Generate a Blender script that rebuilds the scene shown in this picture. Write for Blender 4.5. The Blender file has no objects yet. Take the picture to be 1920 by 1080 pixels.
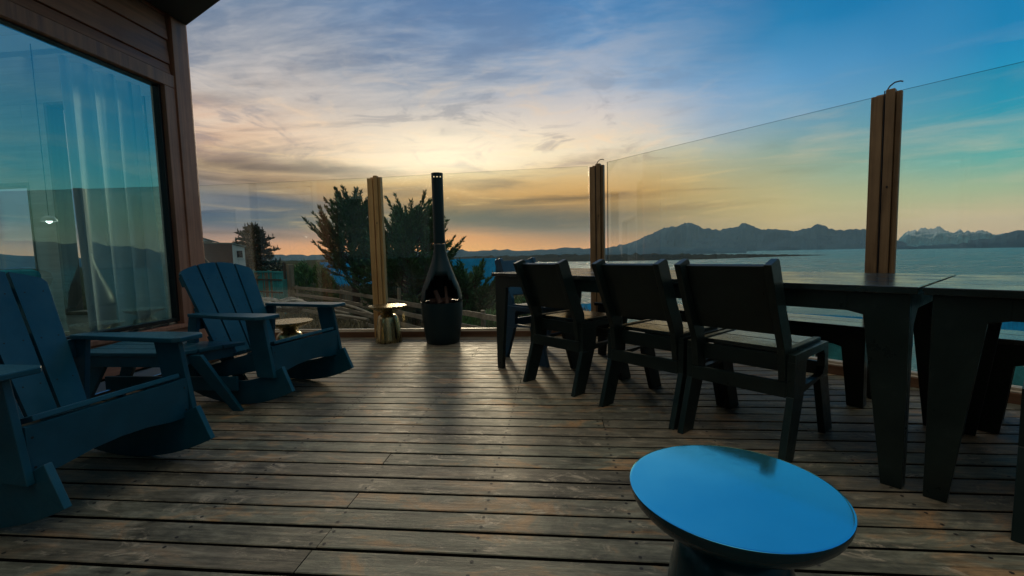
import bpy, bmesh, math, random
from math import sin, cos, pi, sqrt, radians as rad
from mathutils import Vector, Matrix, noise as mnoise

# ------------------------------------------------------------------ camera
S = sqrt(0.5)
EYE = 0.9
F = 836.0
W = ((0.9946854317489864, 0.09991035986495773, -0.024875929288920226),
     (-0.016689419200137376, -0.08195397384874287, -0.9964963670065042),
     (-0.10159899189015018, 0.9916155838640567, -0.07985097798305907))
sc = bpy.context.scene
cam_d = bpy.data.cameras.new('camera')
cam = bpy.data.objects.new('camera', cam_d)
sc.collection.objects.link(cam)
cam_d.sensor_width = 36.0
cam_d.lens = 36.0 * F / 1920.0
cam_d.clip_start = 0.02
cam_d.clip_end = 20000
R = Matrix(((W[0][0], -W[1][0], -W[2][0]), (W[0][1], -W[1][1], -W[2][1]), (W[0][2], -W[1][2], -W[2][2]))).to_4x4()
cam.matrix_world = Matrix.Translation((0, 0, EYE)) @ R
sc.camera = cam


def ray(x, y):
    v = ((x - 960) / F, (y - 540) / F, 1.0)
    return Vector([sum(W[k][i] * v[k] for k in range(3)) for i in range(3)])


def P(x, y, d):          # the place seen at this direction, d metres deep
    return Vector((0, 0, EYE)) + ray(x, y) * d


def uvp(u, v, z=0.0):    # frame turned 45 degrees: u along the angled rail, v out to sea
    return Vector(((u + v) * S, (v - u) * S, z))


# ------------------------------------------------------------------ render settings
sc.view_settings.view_transform = 'Standard'
sc.view_settings.look = 'None'
sc.view_settings.exposure = 0.0
sc.view_settings.gamma = 1.0
sc.view_settings.use_curve_mapping = False
sc.cycles.max_bounces = 8
sc.cycles.transparent_max_bounces = 16
sc.cycles.volume_bounces = 0
sc.cycles.caustics_reflective = False
sc.cycles.caustics_refractive = False
sc.cycles.use_denoising = True


def lin(c):
    return tuple(((v / 255.0) / 12.92 if v / 255.0 <= 0.04045 else ((v / 255.0 + 0.055) / 1.055) ** 2.4) for v in c)


# ------------------------------------------------------------------ node helpers
class N:
    def __init__(s, nt):
        s.nt = nt

    def new(s, typ, **kw):
        n = s.nt.nodes.new(typ)
        for k, v in kw.items():
            setattr(n, k, v)
        return n

    def set(s, sock, v):
        if isinstance(v, bpy.types.NodeSocket):
            s.nt.links.new(v, sock)
        elif v is not None:
            try:
                sock.default_value = v
            except Exception:
                sock.default_value = (*v, 1.0)

    def m(s, op, a, b=None, c=None, clamp=False):
        n = s.new('ShaderNodeMath', operation=op)
        n.use_clamp = clamp
        for i, v in enumerate((a, b, c)):
            if v is not None:
                s.set(n.inputs[i], v)
        return n.outputs[0]

    def mix(s, f, a, b, mode='MIX'):
        n = s.new('ShaderNodeMix', data_type='RGBA', blend_type=mode)
        s.set(n.inputs[0], f)
        for k, v in ((6, a), (7, b)):
            s.set(n.inputs[k], v if isinstance(v, bpy.types.NodeSocket) else (*v[:3], 1.0))
        return n.outputs[2]

    def rng(s, v, a, b, c=0.0, d=1.0, smooth=False):
        n = s.new('ShaderNodeMapRange', interpolation_type='SMOOTHSTEP' if smooth else 'LINEAR')
        for i, q in enumerate((v, a, b, c, d)):
            s.set(n.inputs[i], q)
        return n.outputs[0]

    def ramp(s, f, stops, interp='LINEAR'):
        n = s.new('ShaderNodeValToRGB')
        n.color_ramp.interpolation = interp
        el = n.color_ramp.elements
        while len(el) > 1:
            el.remove(el[-1])
        el[0].position = stops[0][0]
        el[0].color = (*stops[0][1], 1)
        for p, c in stops[1:]:
            e = el.new(p)
            e.color = (*c, 1)
        s.set(n.inputs[0], f)
        return n.outputs[0]

    def noise(s, vec, scale, detail=4.0, rough=0.55, dist=0.0, dim='3D'):
        n = s.new('ShaderNodeTexNoise', noise_dimensions=dim)
        if vec is not None:
            s.set(n.inputs['Vector'], vec)
        n.inputs['Scale'].default_value = scale
        n.inputs['Detail'].default_value = detail
        n.inputs['Roughness'].default_value = rough
        n.inputs['Distortion'].default_value = dist
        return n.outputs[0]

    def xyz(s, x, y, z):
        n = s.new('ShaderNodeCombineXYZ')
        for i, v in enumerate((x, y, z)):
            s.set(n.inputs[i], v)
        return n.outputs[0]

    def sep(s, v):
        n = s.new('ShaderNodeSeparateXYZ')
        s.set(n.inputs[0], v)
        return n.outputs

    def mapping(s, vec, scale=(1, 1, 1), rot=(0, 0, 0), loc=(0, 0, 0)):
        n = s.new('ShaderNodeMapping')
        s.set(n.inputs[0], vec)
        n.inputs['Scale'].default_value = scale
        n.inputs['Rotation'].default_value = rot
        n.inputs['Location'].default_value = loc
        return n.outputs[0]


# ------------------------------------------------------------------ sky
SUN_AZ, SUN_EL = -15.0, 12.0
world = bpy.data.worlds.new('World')
sc.world = world
world.use_nodes = True
wt = world.node_tree
wt.nodes.clear()
n = N(wt)
tc = n.new('ShaderNodeTexCoord')
dx, dy, dz = n.sep(tc.outputs['Generated'])
az = n.m('MULTIPLY', n.m('ARCTAN2', dx, dy), 180 / pi)
el = n.m('MULTIPLY', n.m('ARCSINE', dz), 180 / pi)
# slow warping so that the bands are not ruler-straight
wn = n.noise(tc.outputs['Generated'], 2.3, 3.0, 0.5)
elw = n.m('ADD', el, n.m('MULTIPLY', n.m('SUBTRACT', wn, 0.5), n.rng(el, 0, 25, 3.0, 14.0)))
ef = n.m('DIVIDE', elw, 60.0, clamp=True)
STN = [
    (-180, [(0, (78, 70, 58)), (12, (92, 84, 70)), (28, (108, 106, 96)), (45, (142, 142, 132)), (60, (172, 170, 156))]),
    (-100, [(0, (90, 80, 75)), (10, (95, 90, 88)), (30, (120, 122, 120)), (60, (165, 165, 155))]),
    (-42, [(0, (255, 172, 105)), (1.4, (240, 165, 120)), (2.8, (185, 140, 128)), (4.2, (84, 94, 112)), (6.8, (92, 100, 116)), (8.4, (150, 130, 112)),
           (10, (160, 128, 110)), (11.5, (190, 148, 122)), (14, (208, 170, 144)), (17, (170, 158, 150)), (20, (136, 140, 150)), (25, (104, 122, 146)), (36, (92, 122, 155)), (60, (50, 95, 150))]),
    (-15, [(0, (255, 180, 95)), (1.4, (250, 165, 85)), (2.6, (165, 122, 100)), (3.6, (112, 98, 92)), (5.2, (140, 108, 72)), (7, (208, 158, 84)), (8.8, (228, 180, 100)),
           (10.8, (255, 238, 190)), (13, (252, 226, 190)), (17, (192, 180, 174)), (20, (152, 156, 168)), (24, (122, 138, 164)), (30, (94, 128, 168)), (45, (55, 108, 160)), (60, (30, 90, 155))]),
    (5, [(0, (235, 175, 125)), (1.2, (180, 140, 112)), (2.4, (118, 108, 102)), (4.2, (135, 116, 88)), (6.5, (212, 166, 95)), (9, (222, 190, 140)), (11.5, (232, 214, 184)),
         (15.5, (205, 196, 192)), (19, (150, 166, 188)), (24, (96, 138, 180)), (30, (52, 118, 172)), (45, (20, 95, 155)), (60, (10, 80, 150))]),
    (25, [(0, (200, 165, 120)), (2, (208, 180, 125)), (5, (198, 182, 130)), (8, (168, 172, 142)), (10.5, (145, 168, 160)), (13, (125, 162, 182)),
          (18, (84, 145, 188)), (22, (18, 118, 168)), (28, (0, 101, 154)), (45, (0, 84, 142)), (60, (0, 72, 140))]),
    (41, [(0, (215, 178, 138)), (2, (208, 188, 142)), (4.5, (165, 185, 150)), (7, (100, 172, 165)), (9, (52, 160, 172)), (12, (25, 145, 180)),
          (16, (8, 122, 170)), (24, (0, 102, 158)), (45, (0, 82, 142)), (60, (0, 68, 140))]),
    (58, [(0, (205, 190, 150)), (4, (150, 182, 160)), (9, (60, 160, 180)), (16, (10, 128, 182)), (25, (0, 105, 172)), (45, (0, 88, 155)), (60, (0, 68, 140))]),
    (78, [(0, (170, 150, 125)), (10, (130, 140, 140)), (25, (120, 140, 145)), (45, (120, 140, 140)), (60, (130, 140, 140))]),
    (115, [(0, (30, 60, 68)), (10, (25, 75, 92)), (28, (45, 95, 115)), (60, (130, 145, 145))]),
    (180, [(0, (78, 70, 58)), (12, (92, 84, 70)), (28, (108, 106, 96)), (45, (142, 142, 132)), (60, (172, 170, 156))]),
]
col = None
for i, (a, st) in enumerate(STN):
    c = n.ramp(ef, [(e / 60.0, lin(q)) for e, q in st])
    if col is None:
        col = c
    else:
        col = n.mix(n.rng(az, STN[i - 1][0], a), col, c)
# high wispy clouds, laid out on a flat layer overhead
zc = n.m('ADD', n.m('MAXIMUM', dz, 0.0), 0.09)
pv = n.xyz(n.m('DIVIDE', dx, zc), n.m('DIVIDE', dy, zc), 0.0)
pv1 = n.mapping(pv, scale=(1.0, 2.6, 1.0), rot=(0, 0, rad(28)))
c1 = n.noise(pv1, 0.55, 9.0, 0.6, 0.9)
pv2 = n.mapping(pv, scale=(0.7, 1.6, 1.0), rot=(0, 0, rad(12)), loc=(3.1, 7.7, 0))
c2 = n.noise(pv2, 1.9, 9.0, 0.62, 0.5)
c3 = n.noise(n.mapping(pv, scale=(0.8, 2.2, 1.0), rot=(0, 0, rad(20)), loc=(1, 2, 0)), 5.0, 8.0, 0.65, 1.0)
wisp = n.rng(n.m('ADD', n.m('MULTIPLY', c1, 0.5), n.m('ADD', n.m('MULTIPLY', c2, 0.3), n.m('MULTIPLY', c3, 0.2))), 0.43, 0.60, 0, 1, True)
cmask = n.m('MULTIPLY', n.rng(az, 30, -12, 0.0, 1.0, True), n.rng(el, 8, 13, 0, 1, True))
cmask = n.m('MULTIPLY', cmask, n.rng(az, -150, -90, 0, 1))
cmask = n.m('MULTIPLY', cmask, n.rng(el, 20, 50, 1.0, 0.35))
warm = n.ramp(n.m('DIVIDE', el, 40.0, clamp=True), [(0.2, lin((250, 214, 166))), (0.42, lin((206, 194, 184))), (0.8, lin((148, 160, 180)))])
col = n.mix(n.m('MULTIPLY', n.m('MULTIPLY', wisp, cmask), 0.72), col, warm)
dark = n.rng(n.m('ADD', n.m('MULTIPLY', c1, 0.5), n.m('MULTIPLY', c2, 0.5)), 0.50, 0.40, 0, 1, True)
col = n.mix(n.m('MULTIPLY', n.m('MULTIPLY', dark, cmask), 0.6), col, n.mix(1.0, col, (0.58, 0.62, 0.72), 'MULTIPLY'))
# low streaky bands towards the sunset
bv = n.xyz(n.m('MULTIPLY', az, 0.028), n.m('MULTIPLY', el, 0.30), 0.0)
b1 = n.noise(bv, 1.35, 9.0, 0.6, 0.8)
bmask = n.m('MULTIPLY', n.rng(az, 34, 8, 0, 1, True), n.m('MULTIPLY', n.rng(el, 1.0, 3.0, 0, 1, True), n.rng(el, 15, 10.5, 0, 1, True)))
bmask = n.m('MULTIPLY', bmask, n.rng(az, -120, -70, 0, 1))
bd = n.rng(b1, 0.52, 0.66, 0, 1, True)
col = n.mix(n.m('MULTIPLY', bmask, n.m('MULTIPLY', bd, 0.85)), col, n.mix(1.0, col, (0.50, 0.46, 0.46), 'MULTIPLY'))
bl = n.rng(b1, 0.46, 0.34, 0, 1, True)
col = n.mix(n.m('MULTIPLY', bmask, n.m('MULTIPLY', bl, 0.45)), col, lin((250, 215, 150)))
# faint streaks low in the clear part of the sky
b2 = n.noise(n.xyz(n.m('MULTIPLY', az, 0.03), n.m('MULTIPLY', el, 0.22), 4.0), 2.1, 6.0, 0.6, 0.5)
col = n.mix(n.m('MULTIPLY', n.m('MULTIPLY', n.rng(az, 5, 25, 0, 1), n.rng(el, 18, 6, 0, 1)), n.rng(b2, 0.5, 0.72, 0, 0.38)), col, lin((235, 205, 170)))
# mottled sunlit cloud field towards the sunset
mv = n.xyz(n.m('MULTIPLY', az, 0.055), n.m('MULTIPLY', el, 0.16), 9.0)
m1 = n.noise(mv, 2.4, 10.0, 0.66, 1.1)
m2 = n.noise(mv, 0.9, 6.0, 0.55, 0.6)
mm_ = n.m('ADD', n.m('MULTIPLY', m1, 0.6), n.m('MULTIPLY', m2, 0.4))
mmask = n.m('MULTIPLY', n.m('MULTIPLY', n.rng(az, 26, -4, 0, 1, True), n.rng(az, -130, -80, 0, 1)), n.m('MULTIPLY', n.rng(el, 8.5, 11, 0, 1, True), n.rng(el, 27, 16, 0, 1, True)))
col = n.mix(n.m('MULTIPLY', mmask, n.rng(mm_, 0.50, 0.40, 0, 0.62, True)), col, n.mix(n.rng(el, 9, 19), lin((158, 128, 112)), lin((122, 130, 148))))
col = n.mix(n.m('MULTIPLY', mmask, n.rng(mm_, 0.52, 0.62, 0, 0.55, True)), col, n.mix(n.rng(el, 12, 22), lin((252, 212, 165)), lin((176, 172, 172))))
# separate cloud banks low over the horizon
w1 = n.m('MULTIPLY', n.m('SUBTRACT', n.noise(n.xyz(n.m('MULTIPLY', az, 0.05), n.m('MULTIPLY', el, 0.3), 2.0), 1.5, 6.0, 0.6, 0.4), 0.5), 1.0)
azq = n.m('ADD', az, n.m('MULTIPLY', w1, 22.0))
elq = n.m('ADD', el, n.m('MULTIPLY', w1, 3.6))
for (ba, be, sa, se, bc, bs) in ((-34, 9.8, 10, 1.1, (84, 64, 58), 1.0), (-36, 5.4, 12, 1.6, (62, 80, 116), 0.85), (-9, 8.7, 6, 0.75, (120, 84, 40), 0.85), (0, 6.4, 10, 0.6, (105, 78, 46), 0.85),
                                 (-4, 4.1, 13, 0.95, (84, 76, 82), 0.9), (14, 5.0, 8, 0.5, (150, 122, 84), 0.6), (-22, 7.9, 6, 0.4, (150, 115, 78), 0.6), (6, 9.9, 9, 0.45, (214, 190, 150), 0.5)):
    ga = n.m('DIVIDE', n.m('SUBTRACT', azq, float(ba)), float(sa))
    ge = n.m('DIVIDE', n.m('SUBTRACT', elq, float(be)), float(se))
    gg = n.m('EXPONENT', n.m('MULTIPLY', n.m('ADD', n.m('POWER', n.m('ABSOLUTE', ga), 2.6), n.m('MULTIPLY', ge, ge)), -1.0))
    col = n.mix(n.m('MULTIPLY', gg, n.m('MULTIPLY', n.rng(b1, 0.34, 0.56, 0.6, 1.0), bs)), col, lin(bc))
wmask = n.m('MULTIPLY', n.m('MULTIPLY', n.rng(az, 32, 8, 0, 1, True), n.rng(az, -42, -24, 0, 1, True)), n.rng(el, 11.5, 7, 0, 1, True))
col = n.mix(n.m('MULTIPLY', wmask, 0.85), col, n.mix(1.0, col, (1.06, 0.90, 0.66), 'MULTIPLY'))
# glow of the sun behind the cloud
gx = n.m('DIVIDE', n.m('SUBTRACT', az, -14.0), 12.0)
gy = n.m('DIVIDE', n.m('SUBTRACT', el, 12.0), 3.4)
g = n.m('EXPONENT', n.m('MULTIPLY', n.m('ADD', n.m('MULTIPLY', gx, gx), n.m('MULTIPLY', gy, gy)), -1.0))
col = n.mix(n.m('MULTIPLY', g, 0.60), col, (1.10, 0.93, 0.66))
# real sky model adds its own share
ns = n.new('ShaderNodeTexSky')
ns.sky_type = 'NISHITA'
ns.sun_disc = False
ns.sun_elevation = rad(SUN_EL)
ns.sun_rotation = rad(SUN_AZ)
add = n.mix(1.0, col, n.mix(1.0, ns.outputs[0], (0.0008, 0.0018, 0.0022), 'MULTIPLY'), 'ADD')
below = n.rng(el, -1.0, -6.0, 0, 1, True)
zen = n.mix(n.rng(el, 54, 74, 0, 1, True), add, (1.32, 1.24, 1.00))
final = n.mix(below, zen, lin((70, 90, 95)))
bg = n.new('ShaderNodeBackground')
n.set(bg.inputs[0], final)
bg.inputs[1].default_value = 1.10
wo = n.new('ShaderNodeOutputWorld')
wt.links.new(bg.outputs[0], wo.inputs[0])

# ------------------------------------------------------------------ sun behind thin cloud
sd = bpy.data.lights.new('sun', 'SUN')
sd.energy = 2.0
sd.angle = rad(11)
sd.color = (1.0, 0.80, 0.55)
sun = bpy.data.objects.new('sun', sd)
sc.collection.objects.link(sun)
tosun = Vector((sin(rad(SUN_AZ)) * cos(rad(SUN_EL)), cos(rad(SUN_AZ)) * cos(rad(SUN_EL)), sin(rad(SUN_EL))))
sun.rotation_euler = tosun.to_track_quat('Z', 'Y').to_euler()
sun.location = (0, 0, 30)


# ------------------------------------------------------------------ materials
def mat(name, color=None, rough=0.5, metal=0.0, spec=0.5, build=None, bump=None, coat=0.0):
    m = bpy.data.materials.new(name)
    m.use_nodes = True
    nt = m.node_tree
    nt.nodes.clear()
    k = N(nt)
    out = k.new('ShaderNodeOutputMaterial')
    b = k.new('ShaderNodeBsdfPrincipled')
    nt.links.new(b.outputs[0], out.inputs[0])
    if color:
        b.inputs['Base Color'].default_value = (*color, 1)
    b.inputs['Roughness'].default_value = rough
    b.inputs['Metallic'].default_value = metal
    b.inputs['Specular IOR Level'].default_value = spec
    b.inputs['Coat Weight'].default_value = coat
    if build:
        build(k, b)
    return m


def addbump(k, b, h, strength=0.3, dist=0.01):
    bp = k.new('ShaderNodeBump')
    bp.inputs['Strength'].default_value = strength
    bp.inputs['Distance'].default_value = dist
    k.set(bp.inputs['Height'], h)
    k.set(b.inputs['Normal'], bp.outputs[0])


def obj_co(k):
    return k.new('ShaderNodeTexCoord').outputs['Object']


def wood(name, c_dark, c_light, axis='x', rough=0.6, scale=1.0, var=0.5, spec=0.4):
    """weathered wood, grain running along one axis of the object"""
    def f(k, b):
        co = obj_co(k)
        sc_ = {'x': (1.2, 26, 26), 'y': (26, 1.2, 26), 'z': (26, 26, 1.2)}[axis]
        g1 = k.noise(k.mapping(co, scale=tuple(q * scale for q in sc_)), 1.0, 6, 0.6, 0.6)
        g2 = k.noise(co, 2.3 * scale, 4, 0.6)
        v = k.m('ADD', k.m('MULTIPLY', g1, 0.6), k.m('MULTIPLY', g2, 0.4))
        k.set(b.inputs['Base Color'], k.ramp(k.rng(v, 0.35, 0.65), [(0, c_dark), (1, c_light)]))
        k.set(b.inputs['Roughness'], k.rng(g1, 0.3, 0.7, rough - 0.12, rough + 0.12))
        addbump(k, b, g1, 0.35, 0.004)
    return mat(name, rough=rough, build=f, spec=spec)


def hdpe(name, color, rough=0.42, spec=0.5, dust=0.10):
    def f(k, b):
        co = obj_co(k)
        a = k.noise(co, 220, 2, 0.6)
        d = k.noise(co, 5, 6, 0.65)
        e = k.noise(k.mapping(co, scale=(1, 1, 1)), 34, 6, 0.75, 0.6)
        c = k.mix(k.rng(d, 0.35, 0.7), color, tuple(min(1, q * 1.5 + 0.004) for q in color))
        c = k.mix(k.rng(k.m('ADD', k.m('MULTIPLY', e, 0.6), k.m('MULTIPLY', d, 0.4)), 0.54, 0.70, 0, dust, True), c, (0.16, 0.17, 0.16))
        k.set(b.inputs['Base Color'], c)
        k.set(b.inputs['Roughness'], k.m('ADD', k.rng(d, 0.3, 0.7, rough - 0.08, rough + 0.10), k.rng(e, 0.45, 0.7, 0, dust * 1.4)))
        addbump(k, b, a, 0.05, 0.001)
    return mat(name, rough=rough, build=f, spec=spec)


M = {}


def deck_f(k, b):
    at = k.new('ShaderNodeAttribute')
    at.attribute_name = 'tone'
    tone = at.outputs['Fac']
    g = k.new('ShaderNodeNewGeometry').outputs['Position']
    off = k.m('MULTIPLY', tone, 37.0)
    sx_, sy_, sz_ = k.sep(g)
    co = k.xyz(k.m('ADD', sx_, off), sy_, k.m('MULTIPLY', off, 0.7))
    grain = k.noise(k.mapping(co, scale=(1.6, 38, 1)), 1.0, 8, 0.68, 1.2)
    fine = k.noise(k.mapping(co, scale=(14, 120, 1)), 1.0, 6, 0.75, 0.4)
    blot = k.noise(k.mapping(co, scale=(3.0, 6.0, 1)), 1.0, 8, 0.68, 0.8)
    big = k.noise(k.mapping(g, scale=(1.0, 1.5, 1)), 1.6, 5, 0.6, 0.3)
    mott = k.noise(k.mapping(co, scale=(9.0, 22.0, 1), loc=(5, 5, 1)), 1.0, 8, 0.78, 0.8)
    wear = k.noise(k.mapping(co, scale=(4.2, 11.0, 1), loc=(9, 2, 3)), 1.0, 9, 0.78, 1.0)
    v = k.m('ADD', k.m('MULTIPLY', grain, 0.26), k.m('ADD', k.m('MULTIPLY', blot, 0.30), k.m('ADD', k.m('MULTIPLY', fine, 0.14), k.m('MULTIPLY', mott, 0.30))))
    c = k.ramp(k.rng(v, 0.40, 0.60), [(0, (0.036, 0.031, 0.022)), (0.45, (0.152, 0.131, 0.094)), (1, (0.375, 0.325, 0.240))])
    red = k.m('MULTIPLY', k.rng(blot, 0.50, 0.64, 0, 1, True), k.rng(tone, 0.0, 1.0, 0.35, 1.0))
    c = k.mix(red, c, k.mix(1.0, c, (1.55, 0.92, 0.58), 'MULTIPLY'))
    c = k.mix(k.rng(k.m('ADD', tone, k.m('MULTIPLY', big, 1.2)), 0.75, 1.5, 0.0, 0.7), c, k.mix(1.0, c, (0.45, 0.56, 0.56), 'MULTIPLY'))
    bt = k.rng(tone, 0.0, 1.0, 0.66, 1.28)
    c = k.mix(1.0, c, k.xyz(bt, bt, bt), 'MULTIPLY')
    wr = k.rng(wear, 0.555, 0.665, 0, 1, True)
    c = k.mix(k.m('MULTIPLY', wr, 0.75), c, (0.46, 0.37, 0.27))
    stain = k.noise(k.mapping(g, scale=(3.4, 13.0, 1), loc=(1.7, 4.2, 0)), 1.0, 7, 0.7, 0.6)
    c = k.mix(k.rng(stain, 0.62, 0.70, 0, 0.85, True), c, (0.016, 0.014, 0.012))
    c = k.mix(k.rng(grain, 0.36, 0.25, 0, 0.8), c, (0.02, 0.016, 0.012))
    k.set(b.inputs['Base Color'], c)
    k.set(b.inputs['Roughness'], k.m('ADD', k.rng(mott, 0.35, 0.65, 0.42, 0.68), k.m('MULTIPLY', wr, -0.05)))
    addbump(k, b, k.m('ADD', grain, k.m('ADD', k.m('MULTIPLY', fine, 0.5), k.m('MULTIPLY', mott, 0.6))), 0.6, 0.004)


M['deck'] = mat('deck_wood', rough=0.5, build=deck_f, spec=0.4)
M['screw'] = mat('screw_metal', (0.012, 0.010, 0.009), 0.6)
M['joist'] = mat('joist_wood', (0.007, 0.006, 0.005), 0.9, spec=0.1)
M['char'] = hdpe('charcoal_plastic_lumber', (0.006, 0.014, 0.013), 0.32, 0.38)
M['chartop'] = hdpe('charcoal_plastic_top', (0.006, 0.013, 0.013), 0.20, 0.7, dust=0.02)
M['skylitchair'] = hdpe('skylit_charcoal_lumber', (0.003, 0.040, 0.085), 0.34, 0.45)  # charcoal lumber with blue sky light put into its colour
M['blue'] = hdpe('blue_plastic_lumber', (0.001, 0.052, 0.084), 0.36, 0.45)
M['edgegrey'] = mat('steel', (0.35, 0.37, 0.38), 0.35, 1.0)
M['post'] = wood('post_wood', (0.10, 0.055, 0.026), (0.40, 0.24, 0.12), 'z', 0.5)
M['litP'] = wood('lit_post_wood', (0.42, 0.22, 0.08), (0.78, 0.48, 0.20), 'z', 0.45)  # post wood made lighter: light on the left post is in the colour
M['bead'] = wood('pale_bead_wood', (0.34, 0.28, 0.21), (0.62, 0.53, 0.42), 'x', 0.5)
M['kerb'] = wood('kerb_wood', (0.085, 0.035, 0.018), (0.22, 0.11, 0.06), 'x', 0.45)
M['siding'] = wood('siding_wood', (0.26, 0.10, 0.062), (0.58, 0.25, 0.155), 'y', 0.5)
M['corner'] = wood('corner_wood', (0.30, 0.12, 0.075), (0.62, 0.28, 0.175), 'z', 0.5)
M['iwood'] = wood('inner_wood', (0.46, 0.43, 0.38), (0.70, 0.66, 0.60), 'x', 0.55)
M['white'] = mat('white_paint', (0.62, 0.64, 0.62), 0.5)
M['black'] = mat('black_rubber', (0.008, 0.008, 0.009), 0.55)
M['seal'] = mat('dark_window_seal', (0.010, 0.012, 0.014), 0.35)
M['ceil'] = mat('ceiling_paint', (0.75, 0.77, 0.77), 0.7)
M['soffit'] = mat('soffit_board', (0.020, 0.028, 0.026), 0.6)
M['flash'] = mat('metal_flashing', (0.42, 0.60, 0.66), 0.28, 0.85)


def brass_f(k, b):
    co = obj_co(k)
    r = k.noise(k.mapping(co, scale=(40, 40, 3)), 1.0, 4, 0.6)
    d = k.noise(co, 9, 5, 0.6)
    k.set(b.inputs['Base Color'], k.mix(k.rng(d, 0.4, 0.75), (0.44, 0.36, 0.20), (0.30, 0.24, 0.13)))
    k.set(b.inputs['Roughness'], k.rng(r, 0.3, 0.7, 0.20, 0.36))


M['brass'] = mat('brushed_brass', rough=0.28, metal=1.0, build=brass_f)


def bluemetal_f(k, b):
    d = k.noise(obj_co(k), 6, 5, 0.6)
    k.set(b.inputs['Base Color'], k.mix(k.rng(d, 0.3, 0.75), (0.16, 0.78, 0.88), (0.13, 0.70, 0.82)))
    k.set(b.inputs['Roughness'], k.rng(k.noise(obj_co(k), 38, 8, 0.8, 0.8), 0.35, 0.68, 0.05, 0.13))


M['bluemetal'] = mat('blue_lacquered_metal', rough=0.12, metal=0.92, build=bluemetal_f)


def enamel_f(k, b):
    d = k.noise(obj_co(k), 12, 5, 0.6)
    k.set(b.inputs['Roughness'], k.rng(d, 0.3, 0.7, 0.30, 0.46))


M['shadelac'] = mat('shaded_blue_lacquer', (0.002, 0.030, 0.044), 0.25, spec=0.25)  # the drum's lacquer darkened: shade on base and underside is in the colour
M['enamel'] = mat('dark_enamel', (0.002, 0.018, 0.024), 0.36, build=enamel_f, spec=0.4)
M['soot'] = mat('soot', (0.006, 0.005, 0.005), 0.9)
M['logw'] = wood('log_bark', (0.05, 0.025, 0.02), (0.15, 0.08, 0.06), 'z', 0.8)


def leaf_mat(name, c0, c1, trans=0.25):
    def f(k, b):
        at = k.new('ShaderNodeAttribute')
        at.attribute_name = 'tone'
        k.set(b.inputs['Base Color'], k.ramp(at.outputs['Fac'], [(0, c0), (1, c1)]))
    return mat(name, rough=0.6, build=f, spec=0.3)


M['cypress'] = leaf_mat('cypress_foliage', (0.010, 0.055, 0.026), (0.055, 0.165, 0.060))
M['hedge'] = leaf_mat('hedge_foliage', (0.018, 0.075, 0.022), (0.075, 0.20, 0.050))
M['spruce'] = leaf_mat('spruce_foliage', (0.012, 0.024, 0.016), (0.040, 0.060, 0.034))
M['dry'] = leaf_mat('dry_grass_blades', (0.07, 0.065, 0.035), (0.22, 0.19, 0.11))
M['bark'] = wood('tree_bark', (0.020, 0.014, 0.010), (0.07, 0.05, 0.035), 'z', 0.85)
M['old'] = wood('weathered_grey_wood', (0.10, 0.085, 0.065), (0.30, 0.26, 0.20), 'x', 0.75, 0.6)
M['oldv'] = wood('weathered_upright_wood', (0.09, 0.075, 0.055), (0.26, 0.22, 0.16), 'z', 0.75, 0.6)


def panelroof(name, c):
    def f(k, b):
        d = k.noise(obj_co(k), 1.6, 5, 0.65)
        k.set(b.inputs['Base Color'], k.mix(k.rng(d, 0.35, 0.75), c, tuple(q * 0.55 for q in c)))
    return mat(name, rough=0.9, build=f, spec=0.04)


M['roofblue'] = panelroof('blue_metal_roof', (0.006, 0.22, 0.48))
M['rooftan'] = panelroof('pale_metal_roof', (0.22, 0.27, 0.25))
M['turq'] = panelroof('turquoise_painted_boards', (0.05, 0.34, 0.38))
M['brick'] = wood('brown_board_wall', (0.07, 0.035, 0.022), (0.16, 0.085, 0.055), 'x', 0.8, 0.35)
M['yellow'] = wood('ochre_board_wall', (0.20, 0.17, 0.07), (0.36, 0.30, 0.13), 'z', 0.8, 0.5)
M['greyhouse'] = mat('pale_render', (0.45, 0.52, 0.50), 0.8)
M['glassdark'] = mat('dark_window', (0.01, 0.015, 0.018), 0.12)


def ground_f(k, b):
    g = k.new('ShaderNodeNewGeometry').outputs['Position']
    a = k.noise(g, 0.35, 7, 0.65)
    d = k.noise(g, 4.5, 6, 0.7)
    c = k.ramp(k.rng(k.m('ADD', k.m('MULTIPLY', a, 0.6), k.m('MULTIPLY', d, 0.4)), 0.35, 0.65),
               [(0, (0.014, 0.020, 0.011)), (0.5, (0.038, 0.040, 0.024)), (1, (0.085, 0.078, 0.050))])
    k.set(b.inputs['Base Color'], c)
    addbump(k, b, k.m('ADD', a, d), 0.8, 0.2)


M['ground'] = mat('rough_ground', rough=0.95, build=ground_f, spec=0.0)


def sea_f(k, b):
    g = k.new('ShaderNodeNewGeometry').outputs['Position']
    a = k.noise(k.mapping(g, scale=(0.55, 0.55, 1), rot=(0, 0, 0.5)), 0.30, 6, 0.62)
    c_ = k.noise(k.mapping(g, scale=(0.6, 1.3, 1), rot=(0, 0, -0.6)), 0.045, 5, 0.6)
    k.set(b.inputs['Base Color'], k.mix(k.rng(c_, 0.4, 0.65), (0.0, 0.15, 0.21), (0.0, 0.23, 0.29)))
    k.set(b.inputs['Roughness'], k.rng(c_, 0.35, 0.65, 0.22, 0.36))
    w2 = k.noise(k.mapping(g, scale=(0.5, 1.6, 1), rot=(0, 0, 0.4)), 0.09, 8, 0.75, 0.4)
    addbump(k, b, k.m('ADD', a, k.m('ADD', k.m('MULTIPLY', w2, 3.0), k.m('MULTIPLY', c_, 1.5))), 1.0, 2.0)


M['sea'] = mat('sea_water', rough=0.25, build=sea_f, spec=0.28)


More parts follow.
